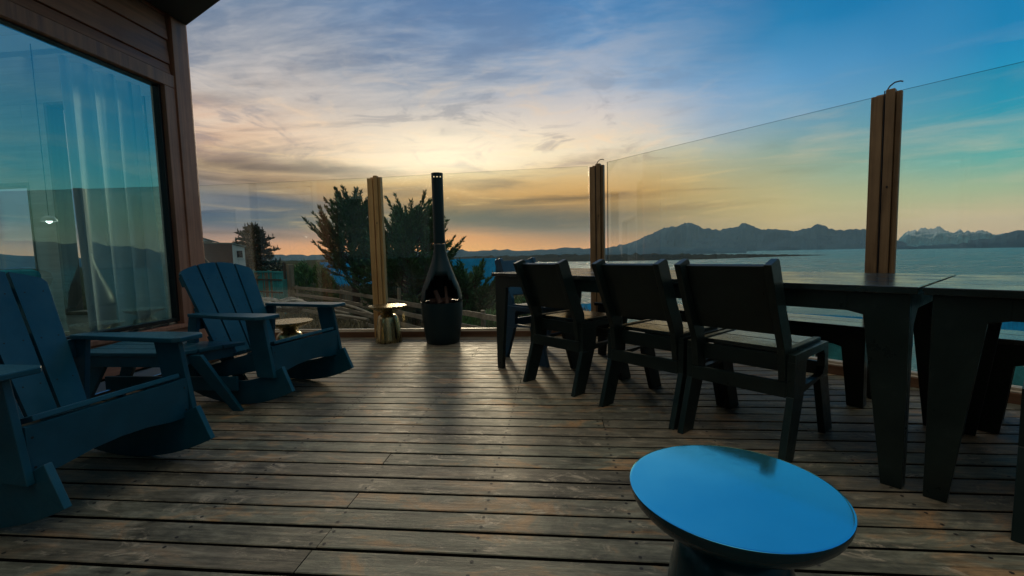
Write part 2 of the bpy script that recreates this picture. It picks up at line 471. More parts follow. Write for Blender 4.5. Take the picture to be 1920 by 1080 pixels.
def rock_f(snow, c0, c1):
    def f(k, b):
        g = k.new('ShaderNodeNewGeometry').outputs['Position']
        a = k.noise(g, 0.010, 8, 0.65)
        z = k.sep(g)[2]
        c = k.ramp(k.rng(a, 0.35, 0.65), [(0, c0), (1, c1)])
        if snow:
            nz = k.noise(k.mapping(g, scale=(1, 1, 1.6)), 0.022, 7, 0.7)
            sm = k.rng(k.m('ADD', z, k.m('MULTIPLY', k.m('SUBTRACT', nz, 0.5), 190.0)), snow, snow + 26, 0, 0.85, True)
            c = k.mix(sm, c, (0.34, 0.42, 0.47))
        k.set(b.inputs['Base Color'], c)
    return f


M['mount'] = mat('hazed_mountain_rock', rough=0.95, build=rock_f(128, (0.014, 0.050, 0.090), (0.034, 0.085, 0.13)), spec=0.0)  # rock tinted with the blue of distance haze
M['snowy'] = mat('hazed_snowy_rock', rough=0.95, build=rock_f(26, (0.02, 0.10, 0.15), (0.05, 0.17, 0.22)), spec=0.0)  # teal of the distance haze is mixed into rock and snow colour
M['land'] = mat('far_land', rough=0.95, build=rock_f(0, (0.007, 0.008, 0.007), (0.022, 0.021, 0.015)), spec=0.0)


def pane_mat(name, tint, base, fres, gl=(1, 1, 1), rough=0.0, film=0.0):
    m = bpy.data.materials.new(name)
    m.use_nodes = True
    nt = m.node_tree
    nt.nodes.clear()
    k = N(nt)
    out = k.new('ShaderNodeOutputMaterial')
    t = k.new('ShaderNodeBsdfTransparent')
    t.inputs[0].default_value = (*tint, 1)
    g = k.new('ShaderNodeBsdfGlossy')
    g.inputs[0].default_value = (*gl, 1)
    g.inputs['Roughness'].default_value = rough
    fr = k.new('ShaderNodeFresnel')
    fr.inputs[0].default_value = 1.5
    mx = k.new('ShaderNodeMixShader')
    k.set(mx.inputs[0], k.m('ADD', k.m('MULTIPLY', fr.outputs[0], fres), base, clamp=True))
    nt.links.new(t.outputs[0], mx.inputs[1])
    nt.links.new(g.outputs[0], mx.inputs[2])
    last = mx.outputs[0]
    if film:
        co = obj_co(k)
        s1 = k.noise(k.mapping(co, scale=(7, 7, 1.1)), 1.0, 7, 0.7, 0.7)
        s2 = k.noise(co, 2.0, 5, 0.6)
        z = k.sep(co)[2]
        fac = k.m('MULTIPLY', k.m('MULTIPLY', k.rng(s1, 0.42, 0.75, 0.15, 1, True), k.rng(s2, 0.35, 0.65, 0.3, 1)), k.rng(z, 0.9, 0.1, film, film * 3.0))
        tr = k.new('ShaderNodeBsdfTranslucent')
        tr.inputs[0].default_value = (0.8, 0.8, 0.78, 1)
        m2 = k.new('ShaderNodeMixShader')
        k.set(m2.inputs[0], fac)
        nt.links.new(last, m2.inputs[1])
        nt.links.new(tr.outputs[0], m2.inputs[2])
        last = m2.outputs[0]
    nt.links.new(last, out.inputs[0])
    return m


M['railglass'] = pane_mat('clear_rail_glass', (0.955, 0.968, 0.94), 0.0, 0.8, film=0.006)
M['winglass'] = pane_mat('blue_tinted_window_glass', (0.62, 0.94, 1.0), 0.32, 0.6, (0.62, 1.0, 1.0))
M['glassedge'] = mat('glass_edge', (0.012, 0.035, 0.032), 0.2)


def cloth(name, c):
    m = bpy.data.materials.new(name)
    m.use_nodes = True
    nt = m.node_tree
    nt.nodes.clear()
    k = N(nt)
    out = k.new('ShaderNodeOutputMaterial')
    g = k.noise(k.mapping(obj_co(k), scale=(300, 300, 20)), 1.0, 3, 0.6)
    cc = k.mix(g, tuple(q * 0.88 for q in c), c)
    d = k.new('ShaderNodeBsdfDiffuse')
    k.set(d.inputs[0], cc)
    t = k.new('ShaderNodeBsdfTranslucent')
    k.set(t.inputs[0], cc)
    mx = k.new('ShaderNodeMixShader')
    mx.inputs[0].default_value = 0.6
    nt.links.new(d.outputs[0], mx.inputs[1])
    nt.links.new(t.outputs[0], mx.inputs[2])
    nt.links.new(mx.outputs[0], out.inputs[0])
    return m


M['curtain'] = cloth('white_curtain_cloth', (0.90, 0.93, 0.93))

# ------------------------------------------------------------------ mesh helpers
COL = sc.collection


class MB:
    """collects shapes and links them as one mesh object"""
    def __init__(s):
        s.v, s.f, s.mi, s.t = [], [], [], []

    def add(s, verts, faces, mi=0, tone=0.5):
        o = len(s.v)
        s.v += [tuple(q) for q in verts]
        for fc in faces:
            s.f.append(tuple(i + o for i in fc))
            s.mi.append(mi)
            s.t.append(tone)
        return s

    def box(s, x0, x1, y0, y1, z0, z1, mi=0, tone=0.5, mtx=None):
        v = [Vector(q) for q in ((x0, y0, z0), (x1, y0, z0), (x1, y1, z0), (x0, y1, z0), (x0, y0, z1), (x1, y0, z1), (x1, y1, z1), (x0, y1, z1))]
        if mtx:
            v = [mtx @ q for q in v]
        return s.add(v, [(0, 3, 2, 1), (4, 5, 6, 7), (0, 1, 5, 4), (1, 2, 6, 5), (2, 3, 7, 6), (3, 0, 4, 7)], mi, tone)

    def prism(s, pts, a0, a1, axis='y', mi=0, mtx=None):
        """polygon pts in the plane across axis, extruded from a0 to a1"""
        def mk(p, a):
            q = {'x': (a, p[0], p[1]), 'y': (p[0], a, p[1]), 'z': (p[0], p[1], a)}[axis]
            q = Vector(q)
            return mtx @ q if mtx else q
        k = len(pts)
        v = [mk(p, a0) for p in pts] + [mk(p, a1) for p in pts]
        area = sum(pts[i][0] * pts[(i + 1) % k][1] - pts[(i + 1) % k][0] * pts[i][1] for i in range(k))
        fc = [tuple(range(k)), tuple(range(2 * k - 1, k - 1, -1))] + [(i, i + k, (i + 1) % k + k, (i + 1) % k) for i in range(k)]
        flip = (area > 0) != (axis == 'y')
        if flip:
            fc = [tuple(reversed(q)) for q in fc]
        return s.add(v, fc, mi)

    def lathe(s, prof, seg=48, c=(0, 0, 0), mi=0, cap=True):
        v, fc = [], []
        k = len(prof)
        for r, z in prof:
            for j in range(seg):
                a = 2 * pi * j / seg
                v.append((c[0] + r * cos(a), c[1] + r * sin(a), c[2] + z))
        for i in range(k - 1):
            for j in range(seg):
                j2 = (j + 1) % seg
                fc.append((i * seg + j, i * seg + j2, (i + 1) * seg + j2, (i + 1) * seg + j))
        if cap:
            fc.append(tuple(reversed(range(seg))))
            fc.append(tuple(range((k - 1) * seg, k * seg)))
        return s.add(v, fc, mi)

    def tube(s, pts, rads, seg=8, mi=0, tone=0.5):
        pts = [Vector(p) for p in pts]
        v, fc = [], []
        for i, p in enumerate(pts):
            d = (pts[min(i + 1, len(pts) - 1)] - pts[max(i - 1, 0)]).normalized()
            a = d.orthogonal().normalized()
            b = d.cross(a)
            r = rads[i] if isinstance(rads, (list, tuple)) else rads
            for j in range(seg):
                t = 2 * pi * j / seg
                v.append(p + (a * cos(t) + b * sin(t)) * r)
        for i in range(len(pts) - 1):
            for j in range(seg):
                j2 = (j + 1) % seg
                fc.append((i * seg + j, i * seg + j2, (i + 1) * seg + j2, (i + 1) * seg + j))
        fc.append(tuple(reversed(range(seg))))
        fc.append(tuple(range((len(pts) - 1) * seg, len(pts) * seg)))
        return s.add(v, fc, mi, tone)

    def build(s, name, m, parent=None, bevel=0.0, smooth=False, tone=False, fix=True):
        me = bpy.data.meshes.new(name)
        me.from_pydata(s.v, [], s.f)
        ms = m if isinstance(m, (list, tuple)) else [m]
        for q in ms:
            me.materials.append(q)
        me.polygons.foreach_set('material_index', s.mi)
        if tone:
            at = me.attributes.new('tone', 'FLOAT', 'FACE')
            at.data.foreach_set('value', s.t)
        me.update()
        if fix:
            bm = bmesh.new()
            bm.from_mesh(me)
            bmesh.ops.recalc_face_normals(bm, faces=bm.faces)
            bm.to_mesh(me)
            bm.free()
        if smooth:
            me.polygons.foreach_set('use_smooth', [True] * len(me.polygons))
        o = bpy.data.objects.new(name, me)
        COL.objects.link(o)
        if parent:
            o.parent = parent
        if bevel:
            b = o.modifiers.new('bevel', 'BEVEL')
            b.width = bevel
            b.segments = 2
            b.limit_method = 'ANGLE'
            b.angle_limit = rad(35)
        if smooth:
            try:
                me.set_sharp_from_angle(angle=rad(40))
            except Exception:
                pass
        return o


def tag(o, label, cat, group=None):
    o['label'] = label
    o['category'] = cat
    if group:
        o['group'] = group
    return o


def thing(name, label, cat, loc=(0, 0, 0), rz=0.0, group=None):
    o = bpy.data.objects.new(name, None)
    o.empty_display_size = 0.2
    COL.objects.link(o)
    o.location = loc
    o.rotation_euler = (0, 0, rz)
    return tag(o, label, cat, group)


def dup(root, loc, rz, label, group=None):
    def cp(o, parent):
        c = o.copy()
        COL.objects.link(c)
        if parent:
            c.parent = parent
        for ch in [q for q in bpy.data.objects if q.parent == o]:
            cp(ch, c)
        return c
    r = cp(root, None)
    r.location = loc
    r.rotation_euler = (0, 0, rz)
    r['label'] = label
    if group:
        r['group'] = group
    return r


def struct(o):
    o['kind'] = 'structure'
    return o


def stuff(o, label=None):
    o['kind'] = 'stuff'
    if label:
        o['label'] = label
    return o


A45 = -pi / 4            # turns a thing into the u,v frame


# ------------------------------------------------------------------ deck
rnd = random.Random(7)
YR = 4.69                # far rail, deck side
VR = 3.64                # angled rail, deck side
pitch = 0.1101
y0 = 1.2436 - pitch * 34
JX = [-0.2675 + 0.4925 * k for k in range(-9, 13)]
d = MB()
row = 0
y = y0
FIX = {1.1335: -0.767, 1.4638: -0.767, 1.794: -0.767, 2.3446: -1.2525, 2.5648: -1.2525, 2.2345: 1.2, 2.0143: 1.2}
while y < YR - 0.001:
    ya, yb = y + 0.0065, min(y + pitch - 0.0065, YR - 0.004)
    xm = lambda yy: min(5.2, VR * sqrt(2) - yy - 0.004)
    js = sorted(set([q for q in JX if rnd.random() < 0.16 and -2.9 < q < xm(yb) - 0.3]))
    js2 = []
    for q in js:
        if not js2 or q - js2[-1] > 0.9:
            js2.append(q)
    if 1.0 < y < 2.7:
        js2 = [q for q in js2 if q > 0.9 or rnd.random() < 0.25]
        for fy, fx in FIX.items():
            if abs(fy - y) < 0.03:
                js2 = sorted([q for q in js2 if abs(q - fx) > 0.9] + [fx])
    xs = [-3.06] + js2 + [None]
    for i in range(len(xs) - 1):
        xa = xs[i] + (0.0018 if i else 0)
        tone = rnd.random()
        dz_ = rnd.uniform(-0.0012, 0.0012)
        if xs[i + 1] is None:
            A, B = xm(ya), xm(yb)
        else:
            A = B = xs[i + 1] - 0.0018
        z1 = dz_
        c = 0.0022
        v = [(xa, ya, -0.024), (A, ya, -0.024), (B, yb, -0.024), (xa, yb, -0.024),
             (xa, ya, z1 - c), (A, ya, z1 - c), (B, yb, z1 - c), (xa, yb, z1 - c),
             (xa, ya + c, z1), (A, ya + c, z1), (B, yb - c, z1), (xa, yb - c, z1)]
        d.add(v, [(4, 5, 9, 8), (6, 7, 11, 10), (8, 9, 10, 11), (5, 6, 10, 9), (7, 4, 8, 11)], 0, tone)
        d.add(v, [(0, 3, 2, 1), (0, 1, 5, 4), (1, 2, 6, 5), (2, 3, 7, 6), (3, 0, 4, 7)], 2, tone)  # board sides near-black: shade in the gaps painted in
        # screws at the joists
        if y > 0.4:
            for jx in JX:
                offs = [0.0]
                if xs[i + 1] is not None and abs(jx - xs[i + 1]) < 1e-6:
                    offs = [-0.022]
                elif i and abs(jx - xs[i]) < 1e-6:
                    offs = [0.022]
                for o_ in offs:
                    px = jx + o_ + rnd.uniform(-0.006, 0.006)
                    if px < xa + 0.005 or px > min(A, B) - 0.01:
                        continue
                    for py in (ya + 0.020, yb - 0.020):
                        r = 0.0062
                        pyy = py + rnd.uniform(-0.004, 0.004)
                        vs = [(px + r * cos(t * pi / 3), pyy + r * sin(t * pi / 3), z1 + 0.0009) for t in range(6)]
                        d.add(vs, [(0, 1, 2, 3, 4, 5)], 1, 0)
    y += pitch
for jx in JX:
    ym = min(YR - 0.03, VR * sqrt(2) - jx - 0.1)
    if -3.0 < jx < 5 and ym > -2:
        d.box(jx - 0.022, jx + 0.022, -2.4, ym, -0.17, -0.026, 2)
deck = struct(d.build('deck', [M['deck'], M['screw'], M['joist']], tone=True, fix=False))

# ------------------------------------------------------------------ kerbs, posts and glass of the wind screen
LC = (VR * sqrt(2) - YR, YR)         # corner of the deck


def kerb(name, a, b, label, h=0.06):
    L = (Vector(b) - Vector(a)).length
    ang = math.atan2(b[1] - a[1], b[0] - a[0])
    t = thing(name, label, 'kerb', (a[0], a[1], 0), ang, 'timber kerbs under the glass screen')
    MB().box(0, L, 0, 0.115, -0.17, h, 0).build('beam', M['kerb'], t, bevel=0.004)
    MB().box(0.002, L - 0.002, 0.004, 0.0285, h + 0.001, h + 0.009, 0).build('cover_strip', M['bead'], t, bevel=0.002)
    MB().box(0.003, L - 0.003, 0.03, 0.085, h + 0.002, h + 0.026, 0).build('glazing_bead', M['bead'], t, bevel=0.003)
    return t


kerb('timber_kerb', (-7.5, YR), (LC[0] + 0.045, YR), 'brown timber kerb with pale top along the far edge of the deck')
c2_ = uvp(3.2, VR)
kerb('timber_kerb', (LC[0], LC[1]), (c2_.x, c2_.y), 'timber kerb along the seaward edge of the deck behind the dining table')


def pane(name, a, b, z0, za, zb, label):
    """upright glass sheet from a to b, its top running from za to zb"""
    L = (Vector(b) - Vector(a)).length
    ang = math.atan2(b[1] - a[1], b[0] - a[0])
    k = MB()
    t = 0.010
    k.add([(0, 0, z0), (L, 0, z0), (L, 0, zb), (0, 0, za)], [(0, 1, 2, 3)], 0)
    k.add([(0, t, z0), (L, t, z0), (L, t, zb), (0, t, za)], [(3, 2, 1, 0)], 0)
    k.add([(0, 0, za), (L, 0, zb), (L, t, zb), (0, t, za)], [(0, 1, 2, 3)], 1)
    k.add([(0, 0, z0), (0, t, z0), (0, t, za), (0, 0, za)], [(0, 1, 2, 3)], 1)
    k.add([(L, 0, z0), (L, t, z0), (L, t, zb), (L, 0, zb)], [(3, 2, 1, 0)], 1)
    o = k.build(name, [M['railglass'], M['glassedge']], fix=False)
    o.location = (a[0], a[1], 0)
    o.rotation_euler = (0, 0, ang)
    return tag(o, label, 'glass panel', 'clear panes of the wind screen')


GY = YR + 0.052
pane('glass_panel', (-4.72, GY), (-2.00, GY), 0.0865, 1.735, 1.745, 'clear glass pane between the house and the first brown post')
pane('glass_panel', (-1.90, GY), (0.335, GY), 0.0865, 1.745, 1.768, 'clear glass pane behind the bottle-shaped fireplace')
gq = VR + 0.052
q0, q1 = uvp(-2.955, gq), uvp(-0.80, gq)
pane('glass_panel', (q0.x, q0.y), (q1.x, q1.y), 0.0865, 1.79, 1.835, 'clear glass pane seen over the chairs, between the corner post and the thick right post')
q0, q1 = uvp(-0.66, gq), uvp(1.9, gq)
pane('glass_panel', (q0.x, q0.y), (q1.x, q1.y), 0.0865, 1.842, 1.865, 'clear glass pane right of the thick right post')


def make_post(loc, rz, h, label, cable=True, w=0.145, wm='post'):
    t = thing('wooden_post', label, 'post', loc, rz, 'wooden posts of the glass wind screen')
    # three boards around the glass slot: two broad ones and a thin batten
    MB().box(-w / 2, -0.012, 0.0, 0.045, 0.002, h - 0.012).build('board', M[wm], t, bevel=0.004)
    MB().box(0.0, w / 2 - 0.03, -0.012, 0.045, 0.002, h + 0.012).build('board', M[wm], t, bevel=0.004)
    MB().box(w / 2 - 0.027, w / 2, 0.006, 0.045, 0.002, h - 0.004).build('board', M[wm], t, bevel=0.004)
    MB().box(-w / 2 + 0.022, w / 2 - 0.026, 0.0475, 0.06, 0.0895, h + 0.004).build('packer', M[wm], t, bevel=0.002)
    MB().box(-w / 2 + 0.012, w / 2 - 0.012, 0.0625, 0.105, 0.002, h + 0.008).build('board', M[wm], t, bevel=0.004)
    for z, x in ((0.35, -w / 4), (1.25, w / 6)):
        k = MB()
        for _ in (0,):
            k.lathe([(0.006, 0), (0.006, 0.003)], 8, (0, 0, 0))
            o = len(k.v) - 16
            for i in range(o, len(k.v)):
                q = k.v[i]
                k.v[i] = (x + q[0], (-0.0005 if x < 0 else -0.0125) - q[2], z + q[1])
        k.build('screw_head', M['screw'], t)
    if cable:
        pts = [(0.0, 0.03, h - 0.03), (0.0, 0.03, h + 0.02), (0.012, 0.03, h + 0.04), (0.035, 0.028, h + 0.055), (0.062, 0.026, h + 0.055), (0.075, 0.026, h + 0.048)]
        MB().tube(pts, 0.0042, 6).build('cable', M['black'], t, smooth=True)
        MB().tube([(-0.006, -0.004, h + 0.008), (-0.006, -0.004, 0.1)], 0.0035, 6).build('cable', M['black'], t, smooth=True)
    return t


make_post((-1.945, YR - 0.006, 0), 0, 1.742, 'orange-brown wooden post rising behind the brass drum table', cable=False, wm='litP')
make_post(tuple(uvp(-3.045, VR - 0.01)), rad(-22), 1.77, 'dark wooden corner post with a short loose cable on top')
make_post(tuple(uvp(-0.728, VR - 0.006)), A45, 1.835, 'thick dark wooden post with a curled cable on top, right of the chairs', w=0.150)
make_post(tuple(uvp(1.95, VR - 0.006)), A45, 1.85, 'wooden post at the far right end of the seaward glass screen')
make_post((-4.80, YR - 0.006, 0), 0, 1.74, 'wooden post behind the house, seen only through its window', cable=False)

# ------------------------------------------------------------------ house
HX = -3.1
HY = 3.62
H = thing('timber_house', 'dark timber-clad house wall with a large blue reflecting window at the left', 'house', (HX, HY, 0))


def hl(x0, x1, y0, y1, z0, z1):      # world extents -> local to the house empty
    return (x0 - HX, x1 - HX, y0 - HY, y1 - HY, z0, z1)


WY0, WY1, WZ0, WZ1 = -1.6, 3.375, 0.40, 2.30
# wall above and below the window; boards lap over each other
k = MB()
zb = [2.385, 2.482, 2.669, 2.857, 3.05, 3.24, 3.43]
zb = [2.405, 2.485, 2.675, 2.865, 3.055, 3.245]
for i in range(len(zb) - 1):
    a, b = zb[i] + 0.006, zb[i + 1]
    pts = [(-0.045, a), (0.0, a), (-0.014, b), (-0.045, b)]
    k.prism([(q[0], q[1]) for q in pts], -5.2 - HY, 3.462 - HY, 'y')
for i, (a, b) in enumerate(((0.105, 0.195), (0.200, 0.290), (0.295, 0.345))):
    pts = [(-0.045, a), (0.0, a), (-0.014, b), (-0.045, b)]
    k.prism(pts, -5.2 - HY, 3.462 - HY, 'y')
k.build('siding', M['siding'], H, bevel=0.002)
k = MB()
k.box(*hl(HX - 0.14, HX - 0.047, -5.2, HY - 0.03, 2.31, 3.3))
k.box(*hl(HX - 0.14, HX - 0.047, -5.2, HY - 0.03, -0.2, 0.372))
k.box(*hl(HX - 0.14, HX - 0.047, WY1 + 0.075, HY - 0.03, 0.374, 2.308))
k.box(*hl(HX - 0.14, HX - 0.047, -5.2, WY0 - 0.075, 0.374, 2.308))
k.build('wall', M['seal'], H)
k = MB()
k.box(*hl(HX - 0.10, HX + 0.028, HY - 0.145, HY + 0.004, -0.02, 3.3))
k.build('corner_board', M['corner'], H, bevel=0.004)
MB().box(*hl(HX - 0.13, HX + 0.012, HY + 0.006, HY + 0.03, -0.02, 3.3)).build('corner_board', M['corner'], H, bevel=0.003)
# window
fr = MB()
fr.box(*hl(HX - 0.05, HX + 0.016, WY0 - 0.07, 3.473, WZ1 + 0.002, 2.402))
fr.box(*hl(HX - 0.05, HX + 0.014, WY1 + 0.002, 3.473, WZ0 - 0.02, WZ1))
fr.box(*hl(HX - 0.05, HX + 0.014, WY0 - 0.07, WY0 - 0.002, WZ0 - 0.02, WZ1))
window = MB().box(*hl(HX - 0.055, HX + 0.024, WY0 - 0.07, 3.473, 0.347, 0.378)).build('window', M['corner'], H, bevel=0.003)
fr.build('frame', M['corner'], window, bevel=0.003)
sl = MB()
t_ = 0.022
sl.box(*hl(HX - 0.075, HX - 0.022, WY1 - t_, WY1, WZ0, WZ1))
sl.box(*hl(HX - 0.075, HX - 0.022, WY0, WY0 + t_, WZ0, WZ1))
sl.box(*hl(HX - 0.075, HX - 0.022, WY0 + t_, WY1 - t_, WZ1 - 0.010, WZ1))
sl.box(*hl(HX - 0.075, HX - 0.022, WY0 + t_, WY1 - t_, WZ0, WZ0 + 0.03))
sl.build('seal', M['seal'], window, bevel=0.002)
gp = MB()
gx, gx2 = -0.050, -0.034
gp.add([(gx2, WY0 + t_ - HY, WZ0 + 0.03), (gx, WY1 - t_ - HY, WZ0 + 0.03), (gx, WY1 - t_ - HY, WZ1 - 0.01), (gx2, WY0 + t_ - HY, WZ1 - 0.01)], [(0, 1, 2, 3)])
gp.build('pane', M['winglass'], window, fix=False)
# base: timber footing and metal flashing
MB().box(*hl(HX - 0.10, HX + 0.075, -5.2, HY + 0.04, -0.02, 0.045)).build('base_beam', M['kerb'], H, bevel=0.003)
MB().prism([(0.002, 0.090), (0.105, 0.052), (0.108, 0.047), (0.002, 0.0475)], -5.2 - HY, HY + 0.035 - HY, 'y').build('flashing', M['flash'], H, bevel=0.001)
# end wall with two openings, seen through the window from inside
k = MB()
EY0, EY1 = HY - 0.165, HY - 0.055
XL = -9.2
MB_holes = [(-4.27, -3.345, 0.45, 2.25), (-6.4, -4.50, 0.55, 1.60)]
k.box(*hl(XL, HX - 0.145, EY0, EY1, -0.2, 0.45))
k.box(*hl(XL, HX - 0.145, EY0, EY1, 2.25, 3.3))
k.box(*hl(-3.342, HX - 0.145, EY0, EY1, 0.452, 2.248))
k.box(*hl(-4.50, -4.27, EY0, EY1, 0.452, 2.248))
k.box(*hl(-6.4, -4.502, EY0, EY1, 1.60, 2.248))
k.box(*hl(-6.4, -4.502, EY0, EY1, 0.452, 0.55))
k.box(*hl(XL, -6.402, EY0, EY1, 0.452, 2.248))
k.build('end_wall', M['iwood'], H)
wf = MB()
for (a, b, c_, d_) in MB_holes:
    wf.box(*hl(a, a + 0.03, EY0 - 0.01, EY1 + 0.01, c_, d_))
    wf.box(*hl(b - 0.012, b, EY0 - 0.01, EY1 + 0.01, c_, d_))
    wf.box(*hl(a + 0.03, b - 0.012, EY0 - 0.01, EY1 + 0.01, d_ - 0.025, d_))
    wf.box(*hl(a + 0.03, b - 0.012, EY0 - 0.01, EY1 + 0.01, c_, c_ + 0.03))
wf.build('end_window_frame', M['oldv'], H)
k = MB()
k.box(*hl(XL, HX - 0.145, -5.2, EY0 - 0.002, -0.22, 0.0))
k.build('floor', M['iwood'], H)
k = MB()
k.box(*hl(XL, -8.4, -5.2, EY0 - 0.002, 2.62, 2.74))
k.box(*hl(-8.398, HX - 0.145, -5.2, -3.6, 2.62, 2.74))
for yy in (-2.4, -1.3, -0.2, 0.9, 2.0, 3.1):
    k.box(*hl(-8.398, HX - 0.145, yy, yy + 0.08, 2.50, 2.618))
for xx in (-7.4, -6.4, -5.4, -4.4):
    k.box(*hl(xx, xx + 0.07, -3.598, EY0 - 0.002, 2.62, 2.70))
k.build('ceiling', M['ceil'], H)  # ceiling and south side left open to let sky light onto the curtain
k = MB()
k.box(*hl(XL - 0.1, XL - 0.002, -5.2, EY1, -0.2, 3.3))
k.build('back_wall', M['ceil'], H)
# eaves soffit over the corner
sz = 2.868
pts = [(-0.40, 0.55), (-0.40, -9.0), (0.50, -9.0), (0.60, -0.30), (0.60, -0.295), (0.0, 0.028)]
sp = [(-3.125, 3.655), (-2.52, 3.325), (-2.0, 3.04), (-2.0, -5.2), (-9.3, -5.2), (-9.3, 3.655)]
k = MB()
k.box(*hl(-9.3, -8.4, -5.2, 3.655, sz + 0.44, sz + 0.54))
k.box(*hl(-8.398, -3.27, -5.2, -3.6, sz + 0.44, sz + 0.54))
k.box(*hl(-8.398, -3.27, 3.46, 3.655, sz + 0.44, sz + 0.54))
k.prism([(a - HX, b - HY) for a, b in [(-3.268, 3.655), (-3.125, 3.655), (-2.52, 3.325), (-2.0, 3.04), (-2.0, -5.2), (-3.268, -5.2)]], sz + 0.44, sz + 0.54, 'z')
k.build('roof', M['rooftan'], H)  # opening over the room added to bring daylight to the curtain
sp2 = [(-3.068, 3.624), (-2.52, 3.325), (-2.02, 3.052), (-2.02, -5.2), (-3.068, -5.2)]
MB().prism([(a - HX, b - HY) for a, b in sp2], sz, sz + 0.43, 'z').build('soffit', M['soffit'], H)

# curtain
k = MB()
NS = 150
cy0, cy1 = 2.73, 3.345
cx = HX - 0.15
top, bot = 2.27, 0.36
rows = 14
r2 = random.Random(3)
vs = []
for j in range(rows + 1):
    tz = j / rows
    z = top + (bot - top) * tz
    for i in range(NS + 1):
        s_ = i / NS
        fold = 0.050 * sin(s_ * 2 * pi * 4.3 + 0.9 * sin(s_ * 7) + 0.5 * tz) + 0.016 * sin(s_ * 2 * pi * 9.7 + 1.2) * (1.1 - 0.5 * tz)
        yy = cy0 + (cy1 - cy0) * (s_ ** 0.92) + 0.03 * tz * sin(s_ * 7)
        if s_ > 0.8:
            yy += (-0.03) * (1 - tz)
        vs.append((cx + fold * (0.6 + 0.7 * tz), yy, z))
fc = [(j * (NS + 1) + i, j * (NS + 1) + i + 1, (j + 1) * (NS + 1) + i + 1, (j + 1) * (NS + 1) + i) for j in range(rows) for i in range(NS)]
k.add(vs, fc)
cur = k.build('curtain', M['curtain'], smooth=True, fix=False)
so = cur.modifiers.new('solid', 'SOLIDIFY')
so.thickness = 0.0015
tag(cur, 'pale full-length curtain hanging in folds behind the big window', 'curtain')
# lamp hanging inside, lit
lp = P(92, 413, 3.35)
lt = thing('pendant_lamp', 'small lit white dome lamp hanging inside the room, left of the curtain', 'lamp', (lp.x, lp.y, 0))
k = MB()
z0_ = lp.z
k.lathe([(0.002, z0_ + 0.034), (0.018, z0_ + 0.033), (0.035, z0_ + 0.022), (0.046, z0_ + 0.002), (0.048, z0_ - 0.008), (0.045, z0_ - 0.008), (0.032, z0_ + 0.014), (0.002, z0_ + 0.026)], 32, cap=False)
k.build('lamp_shade', M['white'], lt, smooth=True)
MB().tube([(0, 0, z0_ + 0.035), (0, 0, 2.5)], 0.003, 6).build('cord', M['black'], lt)
em = bpy.data.materials.new('lit_bulb')
em.use_nodes = True
em.node_tree.nodes.clear()
e_ = em.node_tree.nodes.new('ShaderNodeEmission')
e_.inputs[0].default_value = (1.0, 0.93, 0.80, 1)
e_.inputs[1].default_value = 5.0
eo = em.node_tree.nodes.new('ShaderNodeOutputMaterial')
em.node_tree.links.new(e_.outputs[0], eo.inputs[0])
MB().lathe([(0.002, z0_ + 0.012), (0.015, z0_ + 0.005), (0.019, z0_ - 0.008), (0.012, z0_ - 0.020), (0.002, z0_ - 0.024)], 20).build('bulb', em, lt, smooth=True)
# sofa inside
t = thing('sofa', 'teal sofa inside the room, low at the left edge behind the window', 'sofa', (-4.62, 2.72, 0))
for nm, b_ in (('seat', (-0.35, 0.35, -0.7, 0.6, 0.18, 0.44)), ('backrest', (0.16, 0.35, -0.7, 0.6, 0.442, 0.86)), ('armrest', (-0.35, 0.155, 0.45, 0.6, 0.442, 0.62))):
    MB().box(*b_).build(nm, M['turq'], t, bevel=0.05)
for x in (-0.3, 0.3):
    for yy in (-0.62, 0.52):
        MB().box(x - 0.02, x + 0.02, yy - 0.02, yy + 0.02, 0, 0.178).build('leg', M['black'], t)


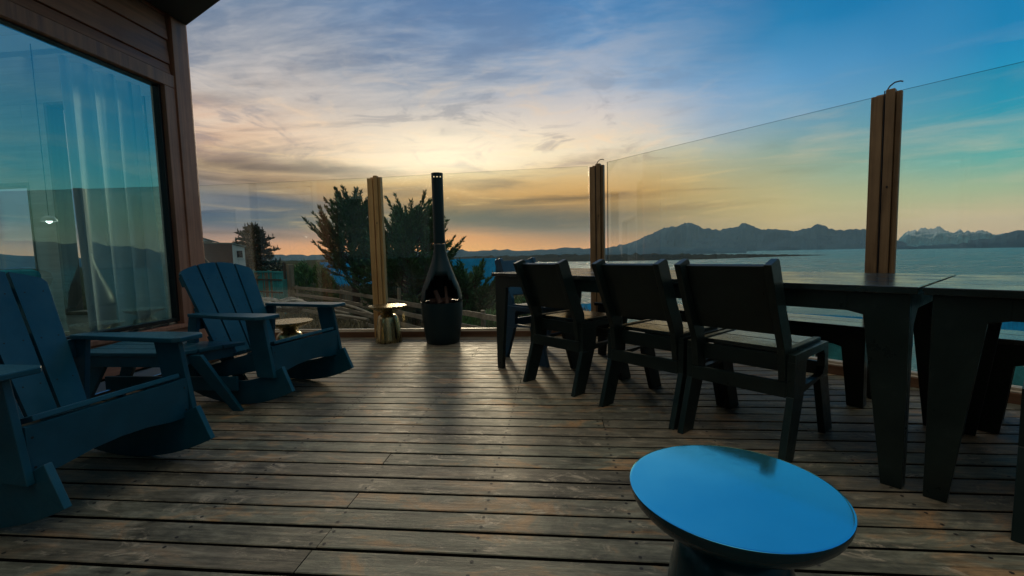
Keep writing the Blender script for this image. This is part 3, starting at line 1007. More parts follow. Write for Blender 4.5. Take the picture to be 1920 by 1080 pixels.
# ------------------------------------------------------------------ adirondack rocking chair
def make_rocker(loc, rz, label, group):
    t = thing('rocking_chair', label, 'rocking chair', loc, rz, group)
    mt = M['blue']
    xc = -0.08
    for sgn in (-1, 1):
        ya, yb = (0.262, 0.286) if sgn > 0 else (-0.286, -0.262)
        bot = [(x, (x - xc) ** 2 / 2.0) for x in [-0.60 + i * (0.99) / 18 for i in range(19)]]
        topc = []
        for x, z in reversed(bot):
            w_ = 0.145
            if x < -0.35:
                w_ = 0.145 - (-0.35 - x) * 0.22
            topc.append((x - (x - xc) * 0.145, z + w_))
        MB().prism(bot + topc, ya, yb, 'y').build('rocker', mt, t, bevel=0.003)
        y2, y3 = (0.2875, 0.311) if sgn > 0 else (-0.311, -0.2875)
        MB().prism([(0.155, 0.19), (0.285, 0.19), (0.225, 0.5435), (0.09, 0.5435)], y2, y3, 'y').build('leg', mt, t, bevel=0.003)
        MB().prism([(-0.46, 0.11), (-0.37, 0.09), (-0.30, 0.5435), (-0.37, 0.5435)], y2, y3, 'y').build('leg', mt, t, bevel=0.003)
        MB().prism([(-0.52, 0.17), (-0.50, 0.09), (0.236, 0.24), (0.236, 0.366), (-0.22, 0.245)], *(sorted((sgn * 0.238, sgn * 0.2605))), 'y').build('seat_rail', mt, t, bevel=0.003)
        a = sgn
        arm = [(-0.36, 0.262 * a), (0.26, 0.225 * a), (0.290, 0.245 * a), (0.290, 0.355 * a), (0.25, 0.385 * a), (0.05, 0.385 * a), (-0.36, 0.325 * a)]
        MB().prism(arm, 0.545, 0.566, 'z').build('armrest', mt, t, bevel=0.004)
    # seat slats
    for i in range(6):
        f0 = i / 6.0
        x1 = 0.255 - 0.078 * i
        x0_ = x1 - 0.070
        z = lambda xx: 0.372 + (xx - 0.236) * 0.265 + 0.008
        MB().prism([(x0_, z(x0_)), (x1, z(x1)), (x1 - 0.005, z(x1) + 0.019), (x0_ - 0.005, z(x0_) + 0.019)], -0.2595, 0.2595, 'y').build('seat_slat', mt, t, bevel=0.003)
    # apron with a shallow arch
    ap = [(-0.286, 0.20), (-0.20, 0.205), (-0.10, 0.222), (0.0, 0.228), (0.10, 0.222), (0.20, 0.205), (0.286, 0.20), (0.286, 0.374), (-0.286, 0.374)]
    kb = MB().prism(ap, 0.238, 0.260, 'x')
    for yy_ in (-0.27, 0.27):
        for h_ in (0.235, 0.335):
            kb.prism([(yy_ + 0.0045 * cos(w * pi / 3), h_ + 0.0045 * sin(w * pi / 3)) for w in range(6)], 0.2602, 0.2614, 'x', mi=1)
    kb.build('apron', [mt, M['screw']], t, bevel=0.003)
    # back
    ang = math.atan2(0.27, 0.62)
    mt_b = Matrix.Translation((-0.235, 0, 0.262)) @ Matrix.Rotation(-ang, 4, 'Y')
    nsl = 4
    L = 0.672
    for i in range(nsl):
        def edge(fr_, yy):       # fr_ 0..1 across, yy height along the back
            wid = 0.455 + 0.105 * (yy / L)
            return (fr_ - 0.5) * wid
        g_ = 0.0065
        f0, f1 = i / nsl, (i + 1) / nsl
        top_ = lambda fr_: L - 0.062 * (abs(fr_ - 0.5) * 2) ** 2.1
        pts = [(edge(f0, 0) + g_, 0.0), (edge(f1, 0) - g_, 0.0)]
        ks = [f1 + (f0 - f1) * q / 6 for q in range(7)]
        up = []
        for q, fr_ in enumerate(ks):
            h_ = top_(fr_)
            if (i == 0 and q == 6) or (i == nsl - 1 and q == 0):
                h_ -= 0.012
            xx = edge(fr_, h_)
            xx = max(edge(f0, h_) + g_, min(edge(f1, h_) - g_, xx))
            up.append((xx, h_))
        kb = MB().prism(pts + up, -0.011, 0.011, 'x', mtx=mt_b)
        for h_ in (0.135, 0.335, 0.555):
            for q in (0.25, 0.75):
                yy_ = edge(f0 + (f1 - f0) * q, h_)
                kb.prism([(yy_ + 0.0034 * cos(w * pi / 3), h_ + 0.0034 * sin(w * pi / 3)) for w in range(6)], 0.0112, 0.0122, 'x', mi=1, mtx=mt_b)
        kb.build('back_slat', [mt, M['screw']], t, bevel=0.004)
    for h_ in (0.10, 0.30, 0.52):
        w_ = 0.22 + 0.05 * h_ / L
        MB().box(-0.036, -0.013, -w_, w_, h_, h_ + 0.07, mtx=mt_b).build('back_brace', mt, t, bevel=0.003)
    MB().box(-0.385, -0.362, -0.2865, 0.2865, 0.455, 0.543).build('arm_brace', mt, t, bevel=0.003)
    return t


aA, aB = rad(-12), rad(-6)
GR = 'slatted rocking chairs beside the window wall'
rA = make_rocker((-1.9 - sin(aA) * 0.045, 2.75 + cos(aA) * 0.045, 0), aA, 'blue slatted rocking chair in front of the first glass pane, the farther of the two', GR)
dup(rA, (-1.95 - sin(aB) * 0.025, 1.52 + cos(aB) * 0.025, 0), aB, 'dark blue slatted rocking chair cut by the left edge, nearest to the viewer', GR)

# ------------------------------------------------------------------ low side table between the rockers
t = thing('side_table', 'low slatted blue side table with splayed legs between the two rocking chairs', 'side table', (-2.45, 2.42, 0))
zt = 0.38
quad = [(-2.80, 2.28), (-2.17, 2.27), (-1.965, 2.60), (-2.86, 2.66)]
ox, oy = -2.45, 2.42


def lerp(a, b, f):
    return (a[0] + (b[0] - a[0]) * f, a[1] + (b[1] - a[1]) * f)


for i in range(3):
    f0, f1 = i / 3 + 0.012, (i + 1) / 3 - 0.012
    A_, B_ = lerp(quad[0], quad[3], f0), lerp(quad[1], quad[2], f0)
    C_, D_ = lerp(quad[1], quad[2], f1), lerp(quad[0], quad[3], f1)
    MB().prism([(q[0] - ox, q[1] - oy) for q in (A_, B_, C_, D_)], zt - 0.022, zt, 'z').build('table_top', M['blue'], t, bevel=0.003)
ap = [(-2.74, 2.30), (-2.19, 2.29), (-2.02, 2.58), (-2.80, 2.63)]
for i in range(4):
    a, b = ap[i], ap[(i + 1) % 4]
    L = math.dist(a, b)
    an = math.atan2(b[1] - a[1], b[0] - a[0])
    mx = Matrix.Translation((a[0] - ox, a[1] - oy, 0)) @ Matrix.Rotation(an, 4, 'Z')
    MB().box(0.012, L - 0.012, -0.008, 0.008, zt - 0.085, zt - 0.024, mtx=mx).build('apron', M['blue'], t, bevel=0.002)
for (tx, ty), (bx, by), wv in (((-2.12, 2.36), (-1.90, 2.41), (0.055, 0.02)), ((-2.12, 2.56), (-2.02, 2.70), (0.05, 0.02)), ((-2.70, 2.36), (-2.86, 2.33), (0.055, 0.02)), ((-2.72, 2.58), (-2.93, 2.64), (0.055, 0.02))):
    k = MB()
    top_ = [(tx - wv[0] - ox, ty - 0.012 - oy, zt - 0.03), (tx + wv[0] - ox, ty - 0.012 - oy, zt - 0.03), (tx + wv[0] - ox, ty + 0.012 - oy, zt - 0.03), (tx - wv[0] - ox, ty + 0.012 - oy, zt - 0.03)]
    b_ = [(bx - 0.03 - ox, by - 0.012 - oy, 0.001), (bx + 0.03 - ox, by - 0.012 - oy, 0.001), (bx + 0.03 - ox, by + 0.012 - oy, 0.001), (bx - 0.03 - ox, by + 0.012 - oy, 0.001)]
    k.add(b_ + top_, [(0, 3, 2, 1), (4, 5, 6, 7), (0, 1, 5, 4), (1, 2, 6, 5), (2, 3, 7, 6), (3, 0, 4, 7)])
    k.build('leg', M['blue'], t, bevel=0.003)
MB().box(-2.84 - ox, -1.95 - ox, 2.475 - oy, 2.495 - oy, 0.10, 0.185).build('stretcher', M['blue'], t, bevel=0.003)


# ------------------------------------------------------------------ drum side tables
def make_drum(loc, sc_, mt, label, group=None, under=None, bowl=((0.052, 0.2895), (0.062, 0.300), (0.085, 0.318), (0.125, 0.337), (0.165, 0.352), (0.187, 0.366), (0.1915, 0.374))):
    t = thing('drum_side_table', label, 'side table', loc, 0, group)
    t.scale = (sc_, sc_, sc_)
    MB().lathe([(0.134, 0.0), (0.136, 0.004), (0.132, 0.04), (0.124, 0.12), (0.114, 0.20), (0.105, 0.245), (0.096, 0.268), (0.078, 0.283), (0.058, 0.288), (0.030, 0.289)], 64).build('base', under or mt, t, smooth=True)
    MB().lathe(list(bowl), 72, mi=1, cap=False).lathe([(bowl[-1][0], bowl[-1][1]), (0.1920, 0.3801), (0.1910, 0.3804), (0.1885, 0.3806), (0.1865, 0.3806), (0.12, 0.3806), (0.001, 0.3806)], 72, cap=False).build('table_top', [mt, under or mt], t, smooth=True)
    return t


G2 = 'brass drum side tables by the far glass'
make_drum((-1.768, 4.465, 0), 1.0, M['brass'], 'brass hourglass drum table standing at the foot of the orange-brown post', G2)
make_drum((-2.26, 3.52, 0), 0.97, M['brass'], 'brass hourglass drum table partly hidden behind the farther rocking chair', G2)
make_drum((0.352, 0.925, 0), 1.065, M['bluemetal'], 'glossy blue round drum table in the foreground, cut by the bottom edge', under=M['shadelac'],
          bowl=((0.055, 0.2895), (0.075, 0.298), (0.110, 0.308), (0.145, 0.322), (0.172, 0.340), (0.186, 0.356), (0.191, 0.368), (0.1925, 0.3772), (0.1925, 0.3790), (0.1920, 0.3800)))

# ------------------------------------------------------------------ bottle-shaped outdoor fireplace
chx, chy = -1.175, 4.42
t = thing('outdoor_fireplace', 'dark teal bottle-shaped outdoor fireplace with a tall flue by the far glass', 'fireplace', (chx, chy, 0))
lower = [(0.160, 0.0), (0.166, 0.006), (0.175, 0.06), (0.189, 0.143), (0.201, 0.25), (0.2075, 0.35), (0.209, 0.418), (0.200, 0.418), (0.198, 0.40)]
MB().lathe(lower[:-1], 64, cap=False).lathe([(0.200, 0.418), (0.198, 0.34), (0.001, 0.34)], 64, mi=1, cap=False).build('base', [M['enamel'], M['soot']], t, smooth=True)
upper = [(0.209, 0.423), (0.207, 0.46), (0.201, 0.505), (0.190, 0.55), (0.175, 0.595), (0.155, 0.64), (0.137, 0.69), (0.118, 0.74), (0.101, 0.79), (0.085, 0.84), (0.071, 0.888), (0.062, 0.935), (0.057, 0.987), (0.056, 1.002)]
k = MB()
seg = 96
vv = []
for r_, z_ in upper:
    for j in range(seg):
        a = 2 * pi * j / seg
        vv.append((r_ * cos(a), r_ * sin(a), z_))
ff = []
face_dir = math.atan2(-chy, -chx) + 0.0
for i in range(len(upper) - 1):
    zc_ = (upper[i][1] + upper[i + 1][1]) / 2
    for j in range(seg):
        a = 2 * pi * (j + 0.5) / seg
        da = (a - face_dir + pi) % (2 * pi) - pi
        lim = 0
        if zc_ < 0.705:
            q = (zc_ - 0.42) / 0.285
            lim = rad(54) * math.sqrt(max(0, 1 - q ** 2.2))
        if abs(da) < lim:
            continue
        j2 = (j + 1) % seg
        ff.append((i * seg + j, i * seg + j2, (i + 1) * seg + j2, (i + 1) * seg + j))
k.add(vv, ff)
o = k.build('hood', M['enamel'], t, smooth=True, fix=False)
so = o.modifiers.new('solid', 'SOLIDIFY')
so.thickness = 0.008
so.offset = -1
MB().lathe([(0.0575, 1.006), (0.0575, 1.02), (0.0560, 1.3), (0.0572, 1.655), (0.052, 1.655), (0.052, 1.006)], 40, cap=False).build('flue', M['enamel'], t, smooth=True)
k = MB()
for j in range(10):
    a0 = 2 * pi * j / 10 + 0.1
    a1 = a0 + 2 * pi / 10 * 0.52
    for q in range(3):
        b0, b1 = a0 + (a1 - a0) * q / 3, a0 + (a1 - a0) * (q + 1) / 3
        pp = [(0.0572 * cos(b0), 0.0572 * sin(b0)), (0.0572 * cos(b1), 0.0572 * sin(b1)), (0.052 * cos(b1), 0.052 * sin(b1)), (0.052 * cos(b0), 0.052 * sin(b0))]
        k.prism(pp, 1.655, 1.683, 'z')
k.lathe([(0.0575, 1.683), (0.0578, 1.702), (0.052, 1.702), (0.052, 1.683)], 40, cap=False)
k.build('flue_cap', M['enamel'], t)
k = MB()
k.tube([(0.0, -0.07, 0.405), (-0.055, -0.03, 0.53)], [0.028, 0.024], 10)
k.build('log', M['logw'], t)
k = MB()
k.tube([(0.075, -0.08, 0.405), (0.045, 0.0, 0.57)], [0.018, 0.014], 10)
k.build('log', M['logw'], t)
k = MB()
k.tube([(-0.12, -0.02, 0.42), (0.10, 0.02, 0.43)], [0.032, 0.030], 10)
k.build('log', M['logw'], t)


# ------------------------------------------------------------------ dining chair (x across, y to the front)
def make_chair(loc, rz, label, group):
    t = thing('dining_chair', label, 'chair', loc, rz, group)
    mt = M['char']
    for s_ in (-1, 1):
        xa, xb = sorted((s_ * 0.208, s_ * 0.238))
        xc_, xd = sorted((s_ * 0.176, s_ * 0.206))
        # side panel with a slot and two raked legs in one board
        outer = [(-0.075, 0.0), (0.03, 0.0), (0.135, 0.262), (0.315, 0.285), (0.425, 0.0), (0.53, 0.0), (0.435, 0.30), (0.430, 0.445), (0.018, 0.445), (0.012, 0.27)]
        k = MB()
        k.prism([(-0.072, 0.0), (0.028, 0.0), (0.132, 0.268), (0.014, 0.268)], xa, xb, 'x')
        k.build('leg', mt, t, bevel=0.003)
        k = MB()
        k.prism([(0.425, 0.0), (0.53, 0.0), (0.440, 0.288), (0.326, 0.288)], xa, xb, 'x')
        k.build('leg', mt, t, bevel=0.003)
        # panel pieces around the hand slot
        k = MB()
        bars = [[(0.014, 0.2685), (0.132, 0.2685), (0.142, 0.300), (0.150, 0.395), (0.165, 0.4135), (0.018, 0.4135)],
                [(0.326, 0.2885), (0.440, 0.2885), (0.435, 0.4135), (0.372, 0.4135), (0.386, 0.395), (0.386, 0.335), (0.360, 0.305), (0.330, 0.300)],
                [(0.1325, 0.2685), (0.3255, 0.2885), (0.3295, 0.3000), (0.1425, 0.2995)],
                [(0.018, 0.414), (0.434, 0.414), (0.432, 0.447), (0.018, 0.447)]]
        for b_ in bars:
            k.prism(b_, xa, xb, 'x')
        k.build('side_panel', mt, t)
        # back post, inside the panel
        MB().prism([(0.012, 0.33), (0.080, 0.33), (0.072, 0.50), (0.006, 0.640), (-0.076, 0.842), (-0.092, 0.850), (-0.162, 0.826), (-0.078, 0.62), (-0.008, 0.47)], xc_, xd, 'x').build('back_post', mt, t, bevel=0.003)
    for (ya, yb) in ((0.082, 0.250), (0.258, 0.438)):
        MB().box(-0.1755, 0.1755, ya, yb, 0.436, 0.457).build('seat', M['chartop'], t, bevel=0.003)
    for s_ in (-1, 1):
        MB().box(*sorted((s_ * 0.1765, s_ * 0.2065)), 0.05, 0.436, 0.428, 0.462).build('seat_rail', mt, t, bevel=0.003)
    # back panel fixed to the front of the posts
    ang = math.atan2(0.105, 0.245)
    mb_ = Matrix.Translation((0, 0.034, 0.555)) @ Matrix.Rotation(ang, 4, 'X')
    MB().box(-0.1755, 0.1755, -0.030, -0.008, -0.02, 0.300, mtx=mb_).build('backrest', mt, t, bevel=0.003)
    MB().box(-0.2075, 0.2075, 0.010, 0.034, 0.262, 0.328).build('stretcher', mt, t, bevel=0.003)
    MB().box(-0.2075, 0.2075, 0.395, 0.419, 0.29, 0.352).build('stretcher', mt, t, bevel=0.003)
    MB().box(-0.175, 0.175, 0.06, 0.082, 0.36, 0.434).build('seat_support', mt, t, bevel=0.003)
    MB().box(-0.175, 0.175, 0.36, 0.382, 0.36, 0.434).build('seat_support', mt, t, bevel=0.003)
    return t


GC = 'black dining chairs around the long table'
ch1 = make_chair(tuple(uvp(-0.905, 2.02)), A45, 'nearest of the three black chairs in a row before the left table', GC)
dup(ch1, tuple(uvp(-1.408, 2.035)), A45, 'middle one of the three black chairs in a row before the left table', GC)
dup(ch1, tuple(uvp(-2.09, 2.045)), A45 + rad(1.5), 'farthest of the three black chairs in a row before the left table', GC)
hc = dup(ch1, tuple(uvp(-3.00, 2.585)), A45 - pi / 2, 'black chair tinted sky-lit blue at the far head end of the table, facing along it', GC)
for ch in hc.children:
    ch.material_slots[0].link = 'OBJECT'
    ch.material_slots[0].material = M['skylitchair']
dup(ch1, tuple(uvp(0.185, 2.02)), A45, 'black chair cut by the right photo edge, only a leg and seat corner showing', GC)


# ------------------------------------------------------------------ tables and benches (x along, y across)
def make_table(loc, L, D, hgt, label, cat, name, group, nplk, lw=0.185, lf=0.062, ah=0.072, frame=False):
    t = thing(name, label, cat, loc, A45, group)
    mt = M['char']
    w_ = D / nplk
    for i in range(nplk):
        MB().box(0, L, i * w_ + 0.004, (i + 1) * w_ - 0.004, hgt - 0.026, hgt).build('table_top' if cat == 'table' else 'seat', M['chartop'], t, bevel=0.0025)
    a = 0.022
    zt_ = hgt - 0.0275
    for yy in (a, D - a - 0.026):
        MB().box(a + 0.07, L - a - 0.07, yy + 0.027, yy + 0.05, zt_ - ah, zt_) if False else None
    for yy in (a + 0.001, D - a - 0.025):
        MB().box(a + lw * 0.9, L - a - lw * 0.9, yy, yy + 0.024, zt_ - ah, zt_).build('apron', mt, t, bevel=0.002)
    for xx in (a + 0.001, L - a - 0.025):
        MB().box(xx, xx + 0.024, a + 0.15, D - a - 0.15, zt_ - ah * 0.9, zt_).build('apron', mt, t, bevel=0.002)
    for ex in (0, 1):
        for ey in (0, 1):
            X = (lambda q: a + q) if ex == 0 else (lambda q: L - a - q)
            Y = (lambda q: a + q) if ey == 0 else (lambda q: D - a - q)
            k = MB()
            k.prism([(X(0), zt_), (X(lw), zt_), (X(lw), zt_ - ah), (X(lw * 0.72), zt_ - ah - 0.012), (X(lf), 0.0), (X(0), 0.0)], *sorted((Y(0.0), Y(0.026))), 'y')
            k.prism([(Y(0.0265), zt_), (Y(lw * 0.85), zt_), (Y(lw * 0.85), zt_ - ah * 0.8), (Y(lw * 0.45), zt_ - ah - 0.05), (Y(lf), 0.0), (Y(0.0265), 0.0)], *sorted((X(0.0), X(0.026))), 'x')
            k.build('leg', mt, t, bevel=0.003)
    return t


make_table(tuple(uvp(-2.775, 2.052)), 2.472, 0.90, 0.745, 'long black slatted dining table behind the row of three chairs', 'table', 'dining_table', 'two long dining tables pushed end to end', 4)
make_table(tuple(uvp(-0.290, 2.052)), 2.45, 0.90, 0.745, 'second black dining table running out of the right edge of the photo', 'table', 'dining_table', 'two long dining tables pushed end to end', 4)
make_table(tuple(uvp(-2.52, 2.955)), 1.90, 0.33, 0.452, 'long low bench on the sea side of the left table', 'bench', 'bench', 'benches on the sea side of the tables', 2, 0.15, 0.075, 0.085)
make_table(tuple(uvp(-0.235, 2.985)), 1.90, 0.33, 0.452, 'low bench on the sea side of the right table, cut by the photo edge', 'bench', 'bench', 'benches on the sea side of the tables', 2, 0.15, 0.075, 0.085)

# ------------------------------------------------------------------ terrain and water
def sst(x, a, b):
    t_ = max(0.0, min(1.0, (x - a) / (b - a)))
    return t_ * t_ * (3 - 2 * t_)


SEA = -16.0


def gh(x, y):
    v = x * 0.94 + y * 0.342
    D_ = math.hypot(x, y)
    h = -1.45
    h -= 17.5 * sst(v, 4.0, 45)
    h -= 17.5 * sst(D_, 350, 700) * (1 - sst(v, 4.0, 45))
    h += 0.16 * mnoise.noise((x * 0.35, y * 0.35, 1.0)) * sst(D_, 3, 9)
    h += 0.9 * mnoise.noise((x * 0.03, y * 0.03, 5.0)) * sst(D_, 20, 90)
    return h


k = MB()
NR, NA = 84, 180
rr_ = [2.0 * (3400 / 2.0) ** (i / (NR - 1)) for i in range(NR)]
vs = [(0, 0, -1.5)]
for r_ in rr_:
    for j in range(NA):
        a = 2 * pi * j / NA
        x, y = r_ * sin(a), r_ * cos(a)
        vs.append((x, y, gh(x, y)))
fc = [(0, 1 + (j + 1) % NA, 1 + j) for j in range(NA)]
for i in range(NR - 1):
    for j in range(NA):
        j2 = (j + 1) % NA
        fc.append((1 + i * NA + j, 1 + i * NA + j2, 1 + (i + 1) * NA + j2, 1 + (i + 1) * NA + j))
k.add(vs, fc)
struct(k.build('ground', M['ground'], smooth=True))
k = MB()
k.add([(-4000, -4000, SEA), (4000, -4000, SEA), (4000, 4000, SEA), (-4000, 4000, SEA)], [(0, 1, 2, 3)])
struct(k.build('sea', M['sea'], fix=False))


def ridge(name, prof, D_, depth, m, seed=0, amp=0.10, sub=4, base=SEA - 1, jag=0.085, jf=0.022):
    """mountain ridge through skyline points (photo direction, distance)"""
    pts = []
    for (x, y) in prof:
        r_ = ray(x, y)
        hd = math.hypot(r_.x, r_.y)
        pts.append((math.degrees(math.atan2(r_.x, r_.y)), 0.9 + r_.z / hd * D_))
    fine = []
    for i in range(len(pts) - 1):
        for q in range(sub):
            f = q / sub
            fine.append((pts[i][0] * (1 - f) + pts[i + 1][0] * f, pts[i][1] * (1 - f) + pts[i + 1][1] * f))
    fine.append(pts[-1])
    rows = 22
    vs = []
    for i, (a, h) in enumerate(fine):
        ar = rad(a)
        h += D_ * 0.0034 * mnoise.fractal((a * 1.7, seed, 3.3), 0.75, 2.1, 5)
        H_ = h - base
        for j in range(rows + 1):
            s_ = (j / rows) * 2 - 1           # -1 near foot .. 0 crest .. 1 far foot
            dd = D_ + s_ * depth
            x, y = dd * sin(ar), dd * cos(ar)
            fall = (1 - abs(s_)) ** 1.25
            nz = mnoise.fractal((x * 0.006 + seed, y * 0.006, seed * 3.1), 0.9, 2.1, 6)
            nz2 = mnoise.fractal((x * jf + seed, y * jf, seed * 1.7), 0.7, 2.2, 6)
            z = base + H_ * fall + H_ * (amp * 2.4 * nz * (1 - fall) * fall * 2 + jag * nz2 * (1 if j != rows // 2 else 0.8) * (0.35 if abs(j - rows // 2) in (1, 2) else 1) - (0.05 if 0 < abs(j - rows // 2) < 4 else 0))
            if j in (0, rows):
                z = base
            vs.append((x, y, z))
    fc = []
    for i in range(len(fine) - 1):
        for j in range(rows):
            a0 = i * (rows + 1) + j
            fc.append((a0, a0 + 1, a0 + rows + 2, a0 + rows + 1))
    k = MB()
    k.add(vs, fc)
    return struct(k.build(name, m, smooth=False))


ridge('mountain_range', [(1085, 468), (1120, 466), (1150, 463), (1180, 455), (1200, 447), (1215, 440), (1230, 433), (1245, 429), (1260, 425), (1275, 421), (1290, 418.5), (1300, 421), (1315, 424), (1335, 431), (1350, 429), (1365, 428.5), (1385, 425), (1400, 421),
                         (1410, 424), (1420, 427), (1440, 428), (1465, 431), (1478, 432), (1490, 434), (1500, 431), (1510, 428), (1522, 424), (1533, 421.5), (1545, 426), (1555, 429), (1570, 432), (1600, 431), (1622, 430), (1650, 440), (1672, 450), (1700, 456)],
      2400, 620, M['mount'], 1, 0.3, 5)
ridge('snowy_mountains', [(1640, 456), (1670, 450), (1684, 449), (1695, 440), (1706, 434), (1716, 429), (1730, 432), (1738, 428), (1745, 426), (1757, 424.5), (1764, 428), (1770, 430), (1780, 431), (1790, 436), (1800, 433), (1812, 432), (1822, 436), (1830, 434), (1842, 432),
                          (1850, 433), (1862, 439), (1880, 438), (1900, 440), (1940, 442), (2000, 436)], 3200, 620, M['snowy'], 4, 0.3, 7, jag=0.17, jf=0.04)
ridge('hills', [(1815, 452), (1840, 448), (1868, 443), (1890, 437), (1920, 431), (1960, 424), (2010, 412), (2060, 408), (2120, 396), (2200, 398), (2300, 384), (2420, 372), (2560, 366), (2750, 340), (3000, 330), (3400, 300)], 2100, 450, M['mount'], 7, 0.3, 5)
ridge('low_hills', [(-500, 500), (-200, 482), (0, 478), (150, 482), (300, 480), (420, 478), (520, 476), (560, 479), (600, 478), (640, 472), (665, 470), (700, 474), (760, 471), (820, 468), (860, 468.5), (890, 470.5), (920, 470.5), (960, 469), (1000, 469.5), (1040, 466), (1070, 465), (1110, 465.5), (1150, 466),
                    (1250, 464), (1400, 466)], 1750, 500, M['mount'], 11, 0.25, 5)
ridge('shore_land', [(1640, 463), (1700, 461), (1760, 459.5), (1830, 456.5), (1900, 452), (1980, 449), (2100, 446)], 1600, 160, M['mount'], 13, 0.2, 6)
# long dark spit of land across the near water
k = MB()
vs, fc = [], []
spit = [(-45, 640, -2.0, 320), (-32, 700, -3.0, 300), (-20, 740, -4.5, 300), (-9, 760, -5.5, 260), (0, 700, -5.0, 260), (8, 670, -6.5, 230), (14, 668, -8.5, 200), (19, 700, -10.5, 160), (23, 760, -12.2, 120), (26, 810, -13.8, 70), (28.5, 850, -15.2, 25), (29.6, 865, -16.2, 6)]
fine = []
for i in range(len(spit) - 1):
    for q in range(14):
        f = q / 14
        fine.append([spit[i][c_] * (1 - f) + spit[i + 1][c_] * f for c_ in range(4)])
fine.append(list(spit[-1]))
for i, (a, d0, zt_, w_) in enumerate(fine):
    for j in range(9):
        s_ = j / 8
        dd = d0 + w_ * s_ + 6 * mnoise.noise((a * 0.7, 0, 0))
        z = SEA - 1.0 if j in (0, 8) else SEA + (zt_ - SEA) * min(1, s_ * 1.4 + 0.1) * (0.8 + 0.5 * mnoise.noise((a * 1.9, j * 0.9, 2.0)) + 0.25 * mnoise.noise((a * 9, j, 6)))
        vs.append((dd * sin(rad(a)), dd * cos(rad(a)), z))
for i in range(len(fine) - 1):
    for j in range(8):
        a0 = i * 9 + j
        fc.append((a0, a0 + 1, a0 + 10, a0 + 9))
k.add(vs, fc)
struct(k.build('spit', M['land']))


# ------------------------------------------------------------------ vegetation
def leafcard(mb, p, dr, L, w, rn, tone):
    """a small pointed leaf spray: two crossed slivers"""
    dr = dr.normalized()
    a = dr.cross(Vector((rn.uniform(-1, 1), rn.uniform(-1, 1), rn.uniform(-1, 1)))).normalized() * w
    mid = p + dr * L * 0.4
    mb.add([p, mid + a, p + dr * L, mid - a], [(0, 1, 2, 3)], 0, tone)


def frond(mb, wd, p, dr, L, rn, dens=1.0, up=0.5, wid=0.24, lw=0.013, lcol=(0.2, 0.9)):
    """branch end: a curved twig with side shoots that all point forward, like cypress"""
    q = Vector(p)
    dr = Vector(dr).normalized()
    n_ = max(5, int(L / 0.065 * dens))
    st = L / n_
    pts = [q.copy()]
    side = dr.cross(Vector((0, 0, 1)))
    if side.length < 0.1:
        side = Vector((1, 0, 0))
    side.normalize()
    for i in range(n_):
        f = i / n_
        dr = (dr + Vector((0, 0, 1)) * up * 0.045 + Vector((rn.uniform(-1, 1), rn.uniform(-1, 1), rn.uniform(-1, 1))) * 0.06).normalized()
        q = q + dr * st
        pts.append(q.copy())
        sl = L * wid * (1 - f) ** 0.7 * (0.5 + 0.5 * min(1, f * 4)) + 0.06
        for sg in (-1, 1):
            for rep in range(2):
                sd_ = (dr * 1.0 + side * sg * rn.uniform(0.35, 0.8) + Vector((0, 0, rn.uniform(-0.30, 0.55)))).normalized()
                ln = sl * rn.uniform(0.5, 1.0)
                m_ = max(2, int(ln / 0.05))
                pp = q.copy()
                tn = rn.uniform(*lcol)
                for s_ in range(m_):
                    sd2 = (sd_ + Vector((rn.uniform(-1, 1), rn.uniform(-1, 1), rn.uniform(-0.5, 1))) * 0.5).normalized()
                    leafcard(mb, pp, sd2, 0.11 + 0.04 * rn.random(), lw * rn.uniform(1.0, 1.9), rn, tn * rn.uniform(0.6, 1.1))
                    pp = pp + sd_ * (ln / m_)
    wd.tube([pts[0], pts[len(pts) // 2], pts[-1]], [0.012 + L * 0.006, 0.008, 0.003], 5)


